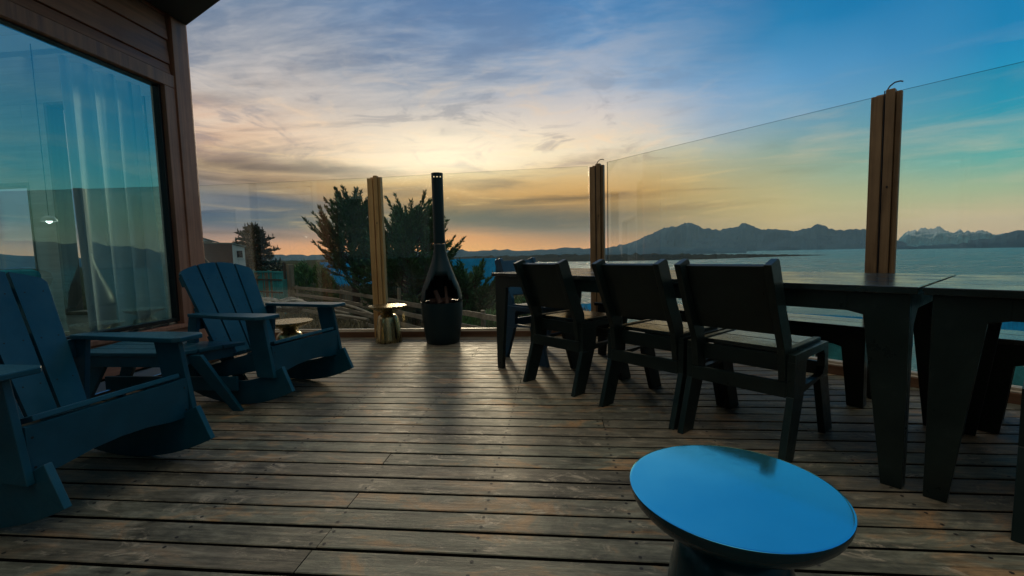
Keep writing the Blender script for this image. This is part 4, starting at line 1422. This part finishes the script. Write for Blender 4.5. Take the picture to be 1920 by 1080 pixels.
def cypress(name, px, D_, base_z, height, spreadl, spreadr, label, seed, nb, flat=1.0, lowest=0.25, trunk_lean=0.0, lenf=1.0, cat='tree', group='dark cypress trees beyond the far glass'):
    rn = random.Random(seed)
    r_ = ray(px, 480)
    hd = math.hypot(r_.x, r_.y)
    X, Y = r_.x / hd * D_, r_.y / hd * D_
    t = thing(name, label, cat, (X, Y, base_z), 0, group)
    viewd = Vector((X, Y, 0)).normalized()
    rightd = Vector((viewd.y, -viewd.x, 0))
    lf, wd = MB(), MB()
    top = Vector((0, 0, height * 0.86)) + rightd * trunk_lean
    tp = [Vector((0, 0, -0.3)), Vector((0, 0, height * 0.3)), top * 0.7, top]
    wd.tube(tp, [0.16, 0.13, 0.08, 0.03], 10)
    for i in range(nb):
        f = lowest + (1 - lowest) * (i + rn.random()) / nb
        base = Vector((0, 0, 0)).lerp(top, f)
        a = rn.uniform(0, 2 * pi)
        d_ = rightd * cos(a) + viewd * sin(a)
        sp = (spreadr if cos(a) > 0 else spreadl) * abs(cos(a)) + 0.5 * (spreadl + spreadr) * abs(sin(a)) * flat
        shape = math.sin(min(1.0, 0.30 + 0.70 * (1 - f) * 1.15) * pi / 2)
        reach = sp * shape * rn.uniform(0.62, 1.08)
        rise = 0.25 + 0.9 * f + rn.uniform(-0.1, 0.2)
        # the limb arches outwards, then the tip turns up
        p0 = base
        p1 = base + d_ * reach * 0.45 + Vector((0, 0, reach * 0.45 * rise * 0.7))
        Lf = (0.75 + 0.35 * rn.random()) * (0.55 + 0.45 * (1 - f)) * lenf
        dirn = (d_ * (1.0 - 0.35 * f) + Vector((0, 0, rise * 0.75))).normalized()
        p2 = base + d_ * max(0.1, reach - Lf * 0.6) + Vector((0, 0, reach * rise * 0.62))
        wd.tube([p0, p1, p2], [0.045, 0.03, 0.014], 6)
        frond(lf, wd, p2, dirn, Lf, rn)
        frond(lf, wd, p1.lerp(p2, 0.55), (dirn + Vector((rn.uniform(-.6, .6), rn.uniform(-.6, .6), rn.uniform(-0.1, .4)))).normalized(), Lf * 0.8, rn)
        frond(lf, wd, p1.lerp(p2, 0.15), (dirn + Vector((rn.uniform(-.8, .8), rn.uniform(-.8, .8), rn.uniform(-0.4, .4)))).normalized(), Lf * 0.7, rn)
        if rn.random() < 0.6:
            frond(lf, wd, p0.lerp(p1, 0.6), (d_ + Vector((rn.uniform(-1, 1), rn.uniform(-1, 1), rn.uniform(-0.3, .8)))).normalized(), Lf * 0.7, rn)
    for i in range(5):
        frond(lf, wd, top - Vector((0, 0, 0.3 + 0.1 * i)), Vector((rn.uniform(-.4, .4), rn.uniform(-.4, .4), 1)), 0.7 * lenf, rn)
    wd.build('trunk', M['bark'], t)
    lf.build('crown', M['cypress'], t, tone=True, fix=False)
    return t


cypress('cypress_tree', 664, 17.0, -1.6, 4.30, 1.40, 0.9, 'tall dark cypress with fanned branches left of the orange-brown post', 21, 62, lowest=0.36, lenf=1.6)
cypress('cypress_tree', 766, 15.5, -1.7, 3.80, 1.2, 1.5, 'broad dark cypress filling the gap between the post and the fireplace', 5, 112, lowest=0.03, trunk_lean=0.1, lenf=1.5)
cypress('cypress_shrub', 872, 13.5, -1.8, 1.75, 1.0, 1.05, 'low spreading green conifer right of the fireplace, below the blue roof', 9, 70, lowest=0.04, lenf=1.1, cat='shrub', group='dark cypress shrubs')
del_ = None


def spruce(px, D_, base_z, height, spread, label, seed):
    rn = random.Random(seed)
    r_ = ray(px, 480)
    hd = math.hypot(r_.x, r_.y)
    t = thing('spruce_tree', label, 'tree', (r_.x / hd * D_, r_.y / hd * D_, base_z))
    lf, wd = MB(), MB()
    wd.tube([(0, 0, -0.3), (0, 0, height * 0.5), (0.1, 0, height * 0.97)], [0.25, 0.15, 0.03], 8)
    nb = 120
    for i in range(nb):
        f = 0.12 + 0.86 * (i / nb)
        a = rn.uniform(0, 2 * pi)
        reach = spread * (1 - f) ** 0.72 * rn.uniform(0.55, 1.08) + 0.15
        d_ = Vector((cos(a), sin(a), 0))
        p0 = Vector((0.1 * f, 0, height * f))
        p1 = p0 + d_ * reach + Vector((0, 0, reach * rn.uniform(-0.05, 0.30)))
        wd.tube([p0, p0.lerp(p1, 0.5), p1], [0.05, 0.03, 0.01], 5)
        m_ = int(reach / 0.16) + 2
        for q in range(m_):
            pp = p0.lerp(p1, (q + 1) / m_)
            for s_ in range(9):
                dd = Vector((rn.uniform(-1, 1), rn.uniform(-1, 1), rn.uniform(-0.1, 1.1))) + d_ * 0.5
                leafcard(lf, pp + Vector((rn.uniform(-.12, .12), rn.uniform(-.12, .12), rn.uniform(-.08, .08))), dd, rn.uniform(0.16, 0.34), 0.05, rn, rn.random())
        # upturned tip
        for s_ in range(6):
            leafcard(lf, p1 + Vector((0, 0, 0.05 * s_)), Vector((rn.uniform(-.3, .3), rn.uniform(-.3, .3), 1)), 0.22, 0.045, rn, rn.random())
    for k_ in ((0.0, 0.0), (-0.55, 0.1), (0.6, -0.2)):
        for q in range(40):
            z = height * (0.93 if k_[0] == 0 else 0.86) + q * 0.012
            leafcard(lf, Vector((k_[0], k_[1], z)), Vector((rn.uniform(-.7, .7), rn.uniform(-.7, .7), 1)), 0.3, 0.05, rn, rn.random())
    wd.build('trunk', M['bark'], t)
    lf.build('crown', M['spruce'], t, tone=True, fix=False)
    return t


spruce(476, 44.0, -1.8, 5.5, 3.3, 'dark round-topped conifer behind the turquoise fence and the brown building', 4)


def shrubmass(name, px, D_, base_z, w_, dep, h_, n_, label, seed, m='hedge', upness=1.0, cat='hedge', ll=0.28):
    rn = random.Random(seed)
    r_ = ray(px, 480)
    hd = math.hypot(r_.x, r_.y)
    vx, vy = r_.x / hd, r_.y / hd
    t = thing(name, label, cat, (vx * D_, vy * D_, base_z), math.atan2(-vx, vy))
    lf, wd = MB(), MB()
    for i in range(n_):
        x = rn.uniform(-1, 1) * w_ / 2
        y = rn.uniform(-1, 1) * dep / 2
        edge = 1 - 0.45 * (abs(x) / (w_ / 2)) ** 3
        hh = h_ * edge * (0.72 + 0.38 * mnoise.noise((x * 1.3, y * 1.3, seed)) + 0.1 * rn.random())
        z = hh * rn.random() ** 0.45
        for q in range(4):
            leafcard(lf, Vector((x + rn.uniform(-.08, .08), y + rn.uniform(-.08, .08), z + rn.uniform(-.1, .1))), Vector((rn.uniform(-1, 1) * 0.6, rn.uniform(-1, 1) * 0.6, upness * rn.uniform(0.2, 1.2))), ll * rn.uniform(0.5, 1.2), 0.022, rn, rn.random())
    for i in range(26):
        x = rn.uniform(-1, 1) * w_ / 2.2
        y = rn.uniform(-1, 1) * dep / 2.5
        wd.tube([(x * 0.8, y * 0.8, -0.2), (x * 0.95, y, h_ * 0.4), (x, y * 1.1, h_ * 0.75)], [0.03, 0.02, 0.008], 5)
    wd.build('stems', M['bark'], t)
    lf.build('foliage', M[m], t, tone=True, fix=False)
    return t


shrubmass('hedge', 582, 23.0, -1.7, 2.15, 1.6, 2.15, 5200, 'bushy green hedge left of the small blue-roofed shed', 31)
shrubmass('low_bush', 905, 12.0, -1.6, 1.7, 1.2, 0.95, 2000, 'low green bush by the rail fence, right of the fireplace', 33, cat='bush', ll=0.22)
shrubmass('low_bush', 975, 16.0, -1.9, 2.6, 1.4, 1.3, 2200, 'green bush below the deck, seen under the head end chair', 35, cat='bush', ll=0.22)


# dry grass around the rail fence
def grass(name, areas, seed, label):
    rn = random.Random(seed)
    mb = MB()
    for (x0, x1, d0, d1, n_, h_) in areas:
        for i in range(n_):
            px = rn.uniform(x0, x1)
            D_ = d0 + (d1 - d0) * rn.random() ** 1.4
            r_ = ray(px, 480)
            hd = math.hypot(r_.x, r_.y)
            x, y = r_.x / hd * D_, r_.y / hd * D_
            if mnoise.noise((x * 0.9, y * 0.9, 3)) < -0.15:
                continue
            z = gh(x, y)
            dr = Vector((rn.uniform(-.45, .45), rn.uniform(-.45, .45), 1)).normalized()
            hh = h_ * rn.uniform(0.45, 1.1)
            w_ = 0.007 + 0.0006 * D_
            a = Vector((dr.y, -dr.x, 0.01)).normalized() * w_
            p = Vector((x, y, z - 0.03))
            bend = Vector((rn.uniform(-.2, .2), rn.uniform(-.2, .2), 0)) * hh
            mb.add([p - a, p + a, p + dr * hh * 0.6 + a * 0.7, p + dr * hh + bend, p + dr * hh * 0.6 - a * 0.7], [(0, 1, 2, 3, 4)], 0, rn.random())
    o = mb.build(name, M['dry'], tone=True, fix=False)
    stuff(o, label)
    o['category'] = 'grass'
    return o


grass('dry_grass', [(560, 960, 7.0, 16, 9000, 0.42), (380, 640, 7, 24, 5000, 0.30), (860, 1130, 8, 20, 4000, 0.35)], 3, 'dry grass on the slope below the deck')


# ------------------------------------------------------------------ rail fence running down the slope
def fpt(px, y, top_over):     # fence head at this direction, its height above the ground known
    dd = (0.9 + 0.35) / ((y - (473 - 0.025 * (px - 960))) / F)
    return P(px, y, dd)


heads = [fpt(556, 538, 0), fpt(640, 546, 0), fpt(748, 563, 0), fpt(826, 576, 0), fpt(905, 588, 0), fpt(985, 601, 0), fpt(1090, 618, 0)]
t = thing('rail_fence', 'weathered timber rail fence running down past the trees, beyond the far glass', 'fence', heads[0])
o0 = heads[0]
for i, h_ in enumerate(heads):
    q = h_ - o0
    top_h = 0.34 if i == 2 else 0.07
    kk = MB()
    kk.tube([(q.x, q.y, q.z - 1.5), (q.x + 0.01, q.y, q.z + top_h)], [0.06, 0.05], 8)
    kk.build('post', M['oldv'], t)
for i in range(len(heads) - 1):
    a, b = heads[i] - o0, heads[i + 1] - o0
    for j in range(4):
        z = -0.03 - 0.30 * j
        an = math.atan2(b.y - a.y, b.x - a.x)
        L = (b - a).length
        tilt = math.asin(max(-1, min(1, (b.z - a.z) / L)))
        mx = Matrix.Translation((a.x, a.y, a.z + z + rnd.uniform(-0.02, 0.02))) @ Matrix.Rotation(an, 4, 'Z') @ Matrix.Rotation(-tilt, 4, 'Y')
        MB().box(-0.03, L + 0.03, -0.095, -0.065, -0.055, 0.055, mtx=mx).build('rail', M['old'], t)
# a few fallen poles on the slope
for i, (x0_, ya_, xb_, yb_, da, db, lb) in enumerate(((560, 572, 655, 588, 14.0, 11.5, 'long grey pole lying on the slope, topmost of the fallen poles'), (600, 590, 690, 599, 12.0, 10.0, 'grey pole lying low on the slope behind the brass drum table'),
                                                  (640, 570, 700, 590, 13.2, 10.8, 'short grey pole slanting down towards the orange-brown post'))):
    a = P(x0_, ya_, da)
    b = P(xb_, yb_, db)
    kk = MB()
    kk.tube([(0, 0, 0), tuple((b - a) * 0.5 + Vector((0, 0, 0.03))), tuple(b - a)], [0.045, 0.04, 0.03], 9)
    o = kk.build('fallen_pole', M['old'])
    o.location = a
    tag(o, lb, 'pole', 'fallen poles on the slope')

# picket fence by the shed
pk = [P(602, 533, 21.5), P(700, 535, 19.5)]
t = thing('picket_fence', 'old grey picket fence in front of the small blue-roofed shed', 'fence', pk[0])
kk = MB()
n_ = 20
for i in range(n_):
    f = i / (n_ - 1)
    q = (pk[1] - pk[0]) * f
    h_ = rnd.uniform(-0.05, 0.08)
    kk.box(q.x - 0.035, q.x + 0.035, q.y - 0.012, q.y + 0.012, -1.1, h_)
kk.build('pickets', M['oldv'], t)
an = math.atan2((pk[1] - pk[0]).y, (pk[1] - pk[0]).x)
for z in (-0.2, -0.75):
    MB().box(-0.05, (pk[1] - pk[0]).xy.length, 0.014, 0.045, z - 0.04, z + 0.04, mtx=Matrix.Rotation(an, 4, 'Z')).build('rail', M['old'], t)

# turquoise fence
ta, tb = P(462, 500, 21.0), P(541, 500, 19.0)
t = thing('turquoise_fence', 'patchy turquoise board fence beside the dark conifer, beyond the first pane', 'fence', (ta.x, ta.y, 0))
L = (tb - ta).xy.length
an = math.atan2((tb - ta).y, (tb - ta).x)
mx0 = Matrix.Rotation(an, 4, 'Z')
x = 0.0
kk, k3 = MB(), MB()
while x < L:
    w_ = rnd.uniform(0.05, 0.13)
    tgt = kk if rnd.random() < 0.7 else k3
    tgt.box(x, min(L, x + w_), -0.012, 0.012, -1.5, 0.36 + rnd.uniform(-0.1, 0.03) , mtx=mx0)
    x += w_ + rnd.choice((0.012, 0.03, 0.06))
kk.build('boards', M['turq'], t)
k3.build('weathered_boards', M['oldv'], t)
for z in (0.30, -0.05, -0.6):
    MB().box(0, L, -0.055, -0.014, z - 0.03, z + 0.03, mtx=mx0).build('rail', M['turq'] if z > 0 else M['bark'], t)
MB().box(L + 0.01, L + 0.22, -0.11, 0.10, -1.6, 0.62, mtx=mx0).build('post', M['oldv'], t, bevel=0.01)
MB().box(L - 0.16, L - 0.08, -0.16, -0.075, -1.6, 0.72, mtx=mx0).build('post', M['bark'], t)
MB().box(L - 0.02, L + 0.006, -0.30, -0.12, -1.5, 0.0, mtx=mx0).build('corner_board', M['turq'], t)
for i, (x0_, z0_, x1_, z1_, mm) in enumerate(((0.55, -0.35, 1.35, 0.18, 'oldv'), (1.35, -1.0, 1.52, -0.35, 'roofblue'))):
    o = MB().tube([(0, 0, z0_), (x1_ - x0_, -0.1, z1_)], 0.022, 6).build('leaning_pole', M[mm])
    q = mx0 @ Vector((x0_, -0.35, 0))
    o.location = (ta.x + q.x, ta.y + q.y, 0)
    tag(o, ('pale pole leaning against the turquoise fence', 'bright blue board leaning at the foot of the turquoise fence')[i], 'pole')


# rubble and pale stones below the fence
def stone(px, y, d_, r_, m, label, cat, seed, flat=0.6, group=None):
    rn = random.Random(seed)
    bm = bmesh.new()
    bmesh.ops.create_icosphere(bm, subdivisions=3, radius=1.0)
    for v in bm.verts:
        nn = mnoise.fractal((v.co.x * 1.3 + seed, v.co.y * 1.3, v.co.z * 1.3), 0.8, 2.1, 4)
        v.co *= 1 + 0.35 * nn
        v.co.x *= r_
        v.co.y *= r_ * 0.8
        v.co.z *= r_ * flat
    me = bpy.data.meshes.new('boulder')
    bm.to_mesh(me)
    bm.free()
    me.materials.append(m)
    o = bpy.data.objects.new('boulder', me)
    COL.objects.link(o)
    o.location = P(px, y, d_)
    o.location.z = gh(o.location.x, o.location.y) + r_ * flat * 0.5 if False else o.location.z
    return tag(o, label, cat, group)


M['stone'] = mat('pale_stone', rough=0.9, build=lambda k, b: (k.set(b.inputs['Base Color'], k.ramp(k.noise(obj_co(k), 6, 6, 0.65), [(0.3, (0.05, 0.05, 0.045)), (0.7, (0.26, 0.27, 0.26))])), None)[1])
for i, (px, y, d_, r_, lb) in enumerate(((500, 566, 15.5, 0.42, 'pale boulder at the foot of the turquoise fence, left one'), (515, 575, 14.2, 0.22, 'small grey stone beside the pale boulder'),
                                         (541, 572, 14.8, 0.55, 'wide flat boulder right of the pale one, under the fence corner'), (486, 578, 13.5, 0.5, 'dark boulder just behind the rocking chair back'))):
    stone(px, y, d_, r_, M['stone'], lb, 'boulder', i + 2, 0.42, 'boulders below the turquoise fence')
# slope bank under the fence and the stones
kk = MB()


# ------------------------------------------------------------------ buildings beyond
def quad_house(name, label, foot, z0, tops, wall_m, roof_m, over=0.25, windows=(), rib=0.0, extra=None):
    """four-cornered building, wall height given per corner (single-pitch roof)"""
    c = Vector((sum(p[0] for p in foot) / 4, sum(p[1] for p in foot) / 4, 0))
    t = thing(name, label, 'building', (c.x, c.y, z0))
    L_ = [Vector((p[0] - c.x, p[1] - c.y, 0)) for p in foot]
    for i in range(4):
        j = (i + 1) % 4
        kk = MB()
        kk.add([L_[i], L_[j], L_[j] + Vector((0, 0, tops[j] - z0)), L_[i] + Vector((0, 0, tops[i] - z0)),
                L_[i] * 0.96, L_[j] * 0.96, L_[j] * 0.96 + Vector((0, 0, tops[j] - z0 - 0.01)), L_[i] * 0.96 + Vector((0, 0, tops[i] - z0 - 0.01))],
               [(0, 1, 2, 3), (7, 6, 5, 4), (0, 3, 7, 4), (1, 5, 6, 2), (3, 2, 6, 7), (0, 4, 5, 1)])
        kk.build('wall', wall_m[i] if isinstance(wall_m, (list, tuple)) else wall_m, t, fix=False)
    kk = MB()
    ex = [L_[i] * (1 + over / max(0.5, L_[i].length)) + Vector((0, 0, tops[i] - z0 + 0.02)) for i in range(4)]
    kk.add([*ex, *[q + Vector((0, 0, 0.09)) for q in ex]], [(3, 2, 1, 0), (4, 5, 6, 7), (0, 1, 5, 4), (1, 2, 6, 5), (2, 3, 7, 6), (3, 0, 4, 7)])
    kk.build('roof', roof_m, t)
    for (side, f0, f1, za, zb_) in windows:
        a, b = L_[side], L_[(side + 1) % 4]
        n2 = Vector(((b - a).y, -(b - a).x, 0)).normalized()
        if n2.dot(a + b) < 0:
            n2 = -n2
        p0, p1 = a.lerp(b, f0), a.lerp(b, f1)
        kk = MB()
        e = 0.07
        dirv = (b - a).normalized()
        wroot = None
        fr_ = MB()
        for (s0, s1, h0, h1) in ((-e, 0, za - e, zb_ + e), (0, 1, zb_, zb_ + e), (0, 1, za - e, za), (1, 1 + e, za - e, zb_ + e)):
            q0 = p0.lerp(p1, 0) + dirv * (s0 if s0 <= 0 and s1 <= 0 else 0)
            if (s0, s1) == (-e, 0):
                A_, B_ = p0 - dirv * e, p0
            elif (s0, s1) == (1, 1 + e):
                A_, B_ = p1, p1 + dirv * e
            else:
                A_, B_ = p0, p1
            o1, o2 = n2 * 0.01, n2 * 0.05
            z_ = lambda zz: Vector((0, 0, zz - z0))
            fr_.add([A_ + o1 + z_(h0), B_ + o1 + z_(h0), B_ + o1 + z_(h1), A_ + o1 + z_(h1), A_ + o2 + z_(h0), B_ + o2 + z_(h0), B_ + o2 + z_(h1), A_ + o2 + z_(h1)],
                    [(3, 2, 1, 0), (4, 5, 6, 7), (0, 1, 5, 4), (1, 2, 6, 5), (2, 3, 7, 6), (3, 0, 4, 7)])
        wroot = fr_.build('window', M['white'], t)
        z_ = lambda zz: Vector((0, 0, zz - z0))
        kk.add([p0 + n2 * 0.02 + z_(za), p1 + n2 * 0.02 + z_(za), p1 + n2 * 0.02 + z_(zb_), p0 + n2 * 0.02 + z_(zb_)], [(0, 1, 2, 3)])
        kk.build('pane', M['glassdark'], wroot, fix=False)
    return t


def gable_house(name, label, c, rz, Lx, Ly, z0, wall_h, ridge_h, wall_m, roof_m, over=0.25, windows=True):
    """ridge along local x"""
    t = thing(name, label, 'building', (c[0], c[1], z0), rz)
    kk = MB()
    for x0_, x1_ in ((-Lx / 2, -Lx / 2 + 0.08), (Lx / 2 - 0.08, Lx / 2)):
        kk.prism([(-Ly / 2, -4.0), (Ly / 2, -4.0), (Ly / 2, wall_h), (0, ridge_h), (-Ly / 2, wall_h)], x0_, x1_, 'x')
    for y0_, y1_ in ((-Ly / 2, -Ly / 2 + 0.08), (Ly / 2 - 0.08, Ly / 2)):
        kk.box(-Lx / 2 + 0.081, Lx / 2 - 0.081, y0_, y1_, -4.0, wall_h - 0.01)
    kk.build('wall', wall_m, t)
    sl_ = (ridge_h - wall_h) / (Ly / 2)
    for s_ in (-1, 1):
        kk = MB()
        ye = s_ * (Ly / 2 + over)
        ze = wall_h - sl_ * over + 0.03
        zr = ridge_h + 0.03
        xs_ = (-Lx / 2 - over, Lx / 2 + over)
        kk.add([(xs_[0], 0, zr), (xs_[1], 0, zr), (xs_[1], ye, ze), (xs_[0], ye, ze), (xs_[0], 0, zr + 0.05), (xs_[1], 0, zr + 0.05), (xs_[1], ye, ze + 0.05), (xs_[0], ye, ze + 0.05)],
               [(0, 1, 2, 3), (7, 6, 5, 4), (0, 4, 5, 1), (1, 5, 6, 2), (2, 6, 7, 3), (3, 7, 4, 0)])
        nrib = int((xs_[1] - xs_[0]) / 0.22)
        for i in range(nrib + 1):
            x = xs_[0] + (xs_[1] - xs_[0]) * i / nrib
            w_ = 0.022
            kk.add([(x - w_, 0, zr + 0.05), (x + w_, 0, zr + 0.05), (x + w_, ye, ze + 0.05), (x - w_, ye, ze + 0.05), (x - w_ / 2, 0, zr + 0.09), (x + w_ / 2, 0, zr + 0.09), (x + w_ / 2, ye, ze + 0.09), (x - w_ / 2, ye, ze + 0.09)],
                   [(7, 6, 5, 4), (4, 5, 1, 0), (5, 6, 2, 1), (6, 7, 3, 2), (7, 4, 0, 3)])
        kk.build('roof', roof_m, t)
    if windows:
        for s_ in (-1, 1):
            w2 = MB()
            yy = s_ * (Ly / 2 + 0.02)
            w2.box(-0.45, 0.45, yy - 0.015, yy + 0.015, wall_h * 0.35, wall_h * 0.8)
            o = w2.build('window', M['white'], t)
            MB().box(-0.38, 0.38, yy - 0.022, yy + 0.022, wall_h * 0.35 + 0.07, wall_h * 0.8 - 0.07).build('pane', M['glassdark'], o)
    return t


# brown shed with a white end
A0 = P(438, 500, 34)
B0 = P(461, 500, 35.0)
Lf_ = P(352, 500, 34.5)
back = (B0 - A0) + (Lf_ - A0)
foot = [(Lf_.x, Lf_.y), (A0.x, A0.y), (B0.x, B0.y), (A0.x + back.x, A0.y + back.y)]
quad_house('brown_building', 'low brown building with a bright white end wall and small window, left of the conifer', foot, -2.0,
           [P(352, 457, 34.5).z, P(438, 458, 34).z, P(461, 464, 35).z, P(370, 461, 36).z], [M['brick'], M['white'], M['white'], M['brick']], M['rooftan'], 0.12,
           windows=[(1, 0.28, 0.78, P(450, 483, 34.5).z, P(450, 470, 34.5).z)])
A0, B0, Lf_ = P(372, 500, 46), P(410, 500, 49), P(330, 500, 47)
back = (B0 - A0) + (Lf_ - A0)
foot = [(Lf_.x, Lf_.y), (A0.x, A0.y), (B0.x, B0.y), (A0.x + back.x, A0.y + back.y)]
quad_house('pale_house', 'pale green house with a sloping light roof behind the brown building', foot, -2.0,
           [P(330, 442, 47).z, P(372, 444, 46).z, P(408, 456, 49).z, P(340, 450, 52).z], M['greyhouse'], M['rooftan'], 0.2,
           windows=[(1, 0.2, 0.75, P(390, 459, 47).z, P(390, 452, 47).z)])
# turquoise house seen through the end window
tq = P(300, 520, 20)
gable_house('turquoise_house', 'turquoise house with a dark window, glimpsed through the narrow bright gap beside the curtain', (tq.x, tq.y), rad(20), 2.6, 3.0, -1.5, 2.0, 2.75, M['turq'], M['brick'])
# shed with blue roof
s0 = P(662, 520, 25)
gable_house('small_shed', 'small grey wooden shed with a bright blue roof behind the picket fence', (s0.x, s0.y), rad(52), 3.2, 1.9, -1.75, 1.25, 2.28, M['oldv'], M['roofblue'], 0.18, windows=False)
h0 = P(880, 520, 31)
gable_house('blue_roofed_house', 'house with a broad blue metal roof and ochre wall, right of the fireplace', (h0.x, h0.y), rad(2), 3.3, 2.6, -3.1, 2.05, 3.55, M['yellow'], M['roofblue'], 0.25)
h1 = P(1048, 573, 58)
gable_house('waterside_house', 'blue-roofed house down the slope, seen through the chairs left of the corner post', (h1.x, h1.y), rad(8), 8.0, 5.0, -9.2, 1.7, 3.1, M['greyhouse'], M['roofblue'], 0.3)
h2 = P(1545, 598, 38)
gable_house('waterside_house', 'long blue-roofed house at the water, seen under the left table', (h2.x, h2.y), rad(-33), 10.5, 4.0, -9.6, 3.0, 4.45, M['turq'], M['roofblue'], 0.3)
h3 = P(1935, 615, 34)
gable_house('waterside_house', 'blue-roofed house at the water, seen under the right table', (h3.x, h3.y), rad(-40), 8.5, 4.0, -9.4, 2.6, 4.0, M['turq'], M['roofblue'], 0.3)
for i, (px, y, dd, r_) in enumerate(((1562, 648, 24, 0.4), (1578, 654, 22, 0.25))):
    pass

# ------------------------------------------------------------------ sea air
bpy.ops.mesh.primitive_cube_add(size=1, location=(0, 0, 0))
hz = bpy.context.object
hz.name = 'haze'
hz.data.name = 'haze'
hz.scale = (7600, 7600, 190)
hz.location = (0, 0, 190 / 2 - 22)
hm = bpy.data.materials.new('haze_air')
hm.use_nodes = True
hm.node_tree.nodes.clear()
pvn = hm.node_tree.nodes.new('ShaderNodeVolumePrincipled')
pvn.inputs['Color'].default_value = (0.55, 0.82, 1.0, 1)
pvn.inputs['Density'].default_value = 0.00010
pvn.inputs['Anisotropy'].default_value = 0.2
ho = hm.node_tree.nodes.new('ShaderNodeOutputMaterial')
hm.node_tree.links.new(pvn.outputs[0], ho.inputs['Volume'])
hz.data.materials.append(hm)
stuff(hz, 'thin sea haze')
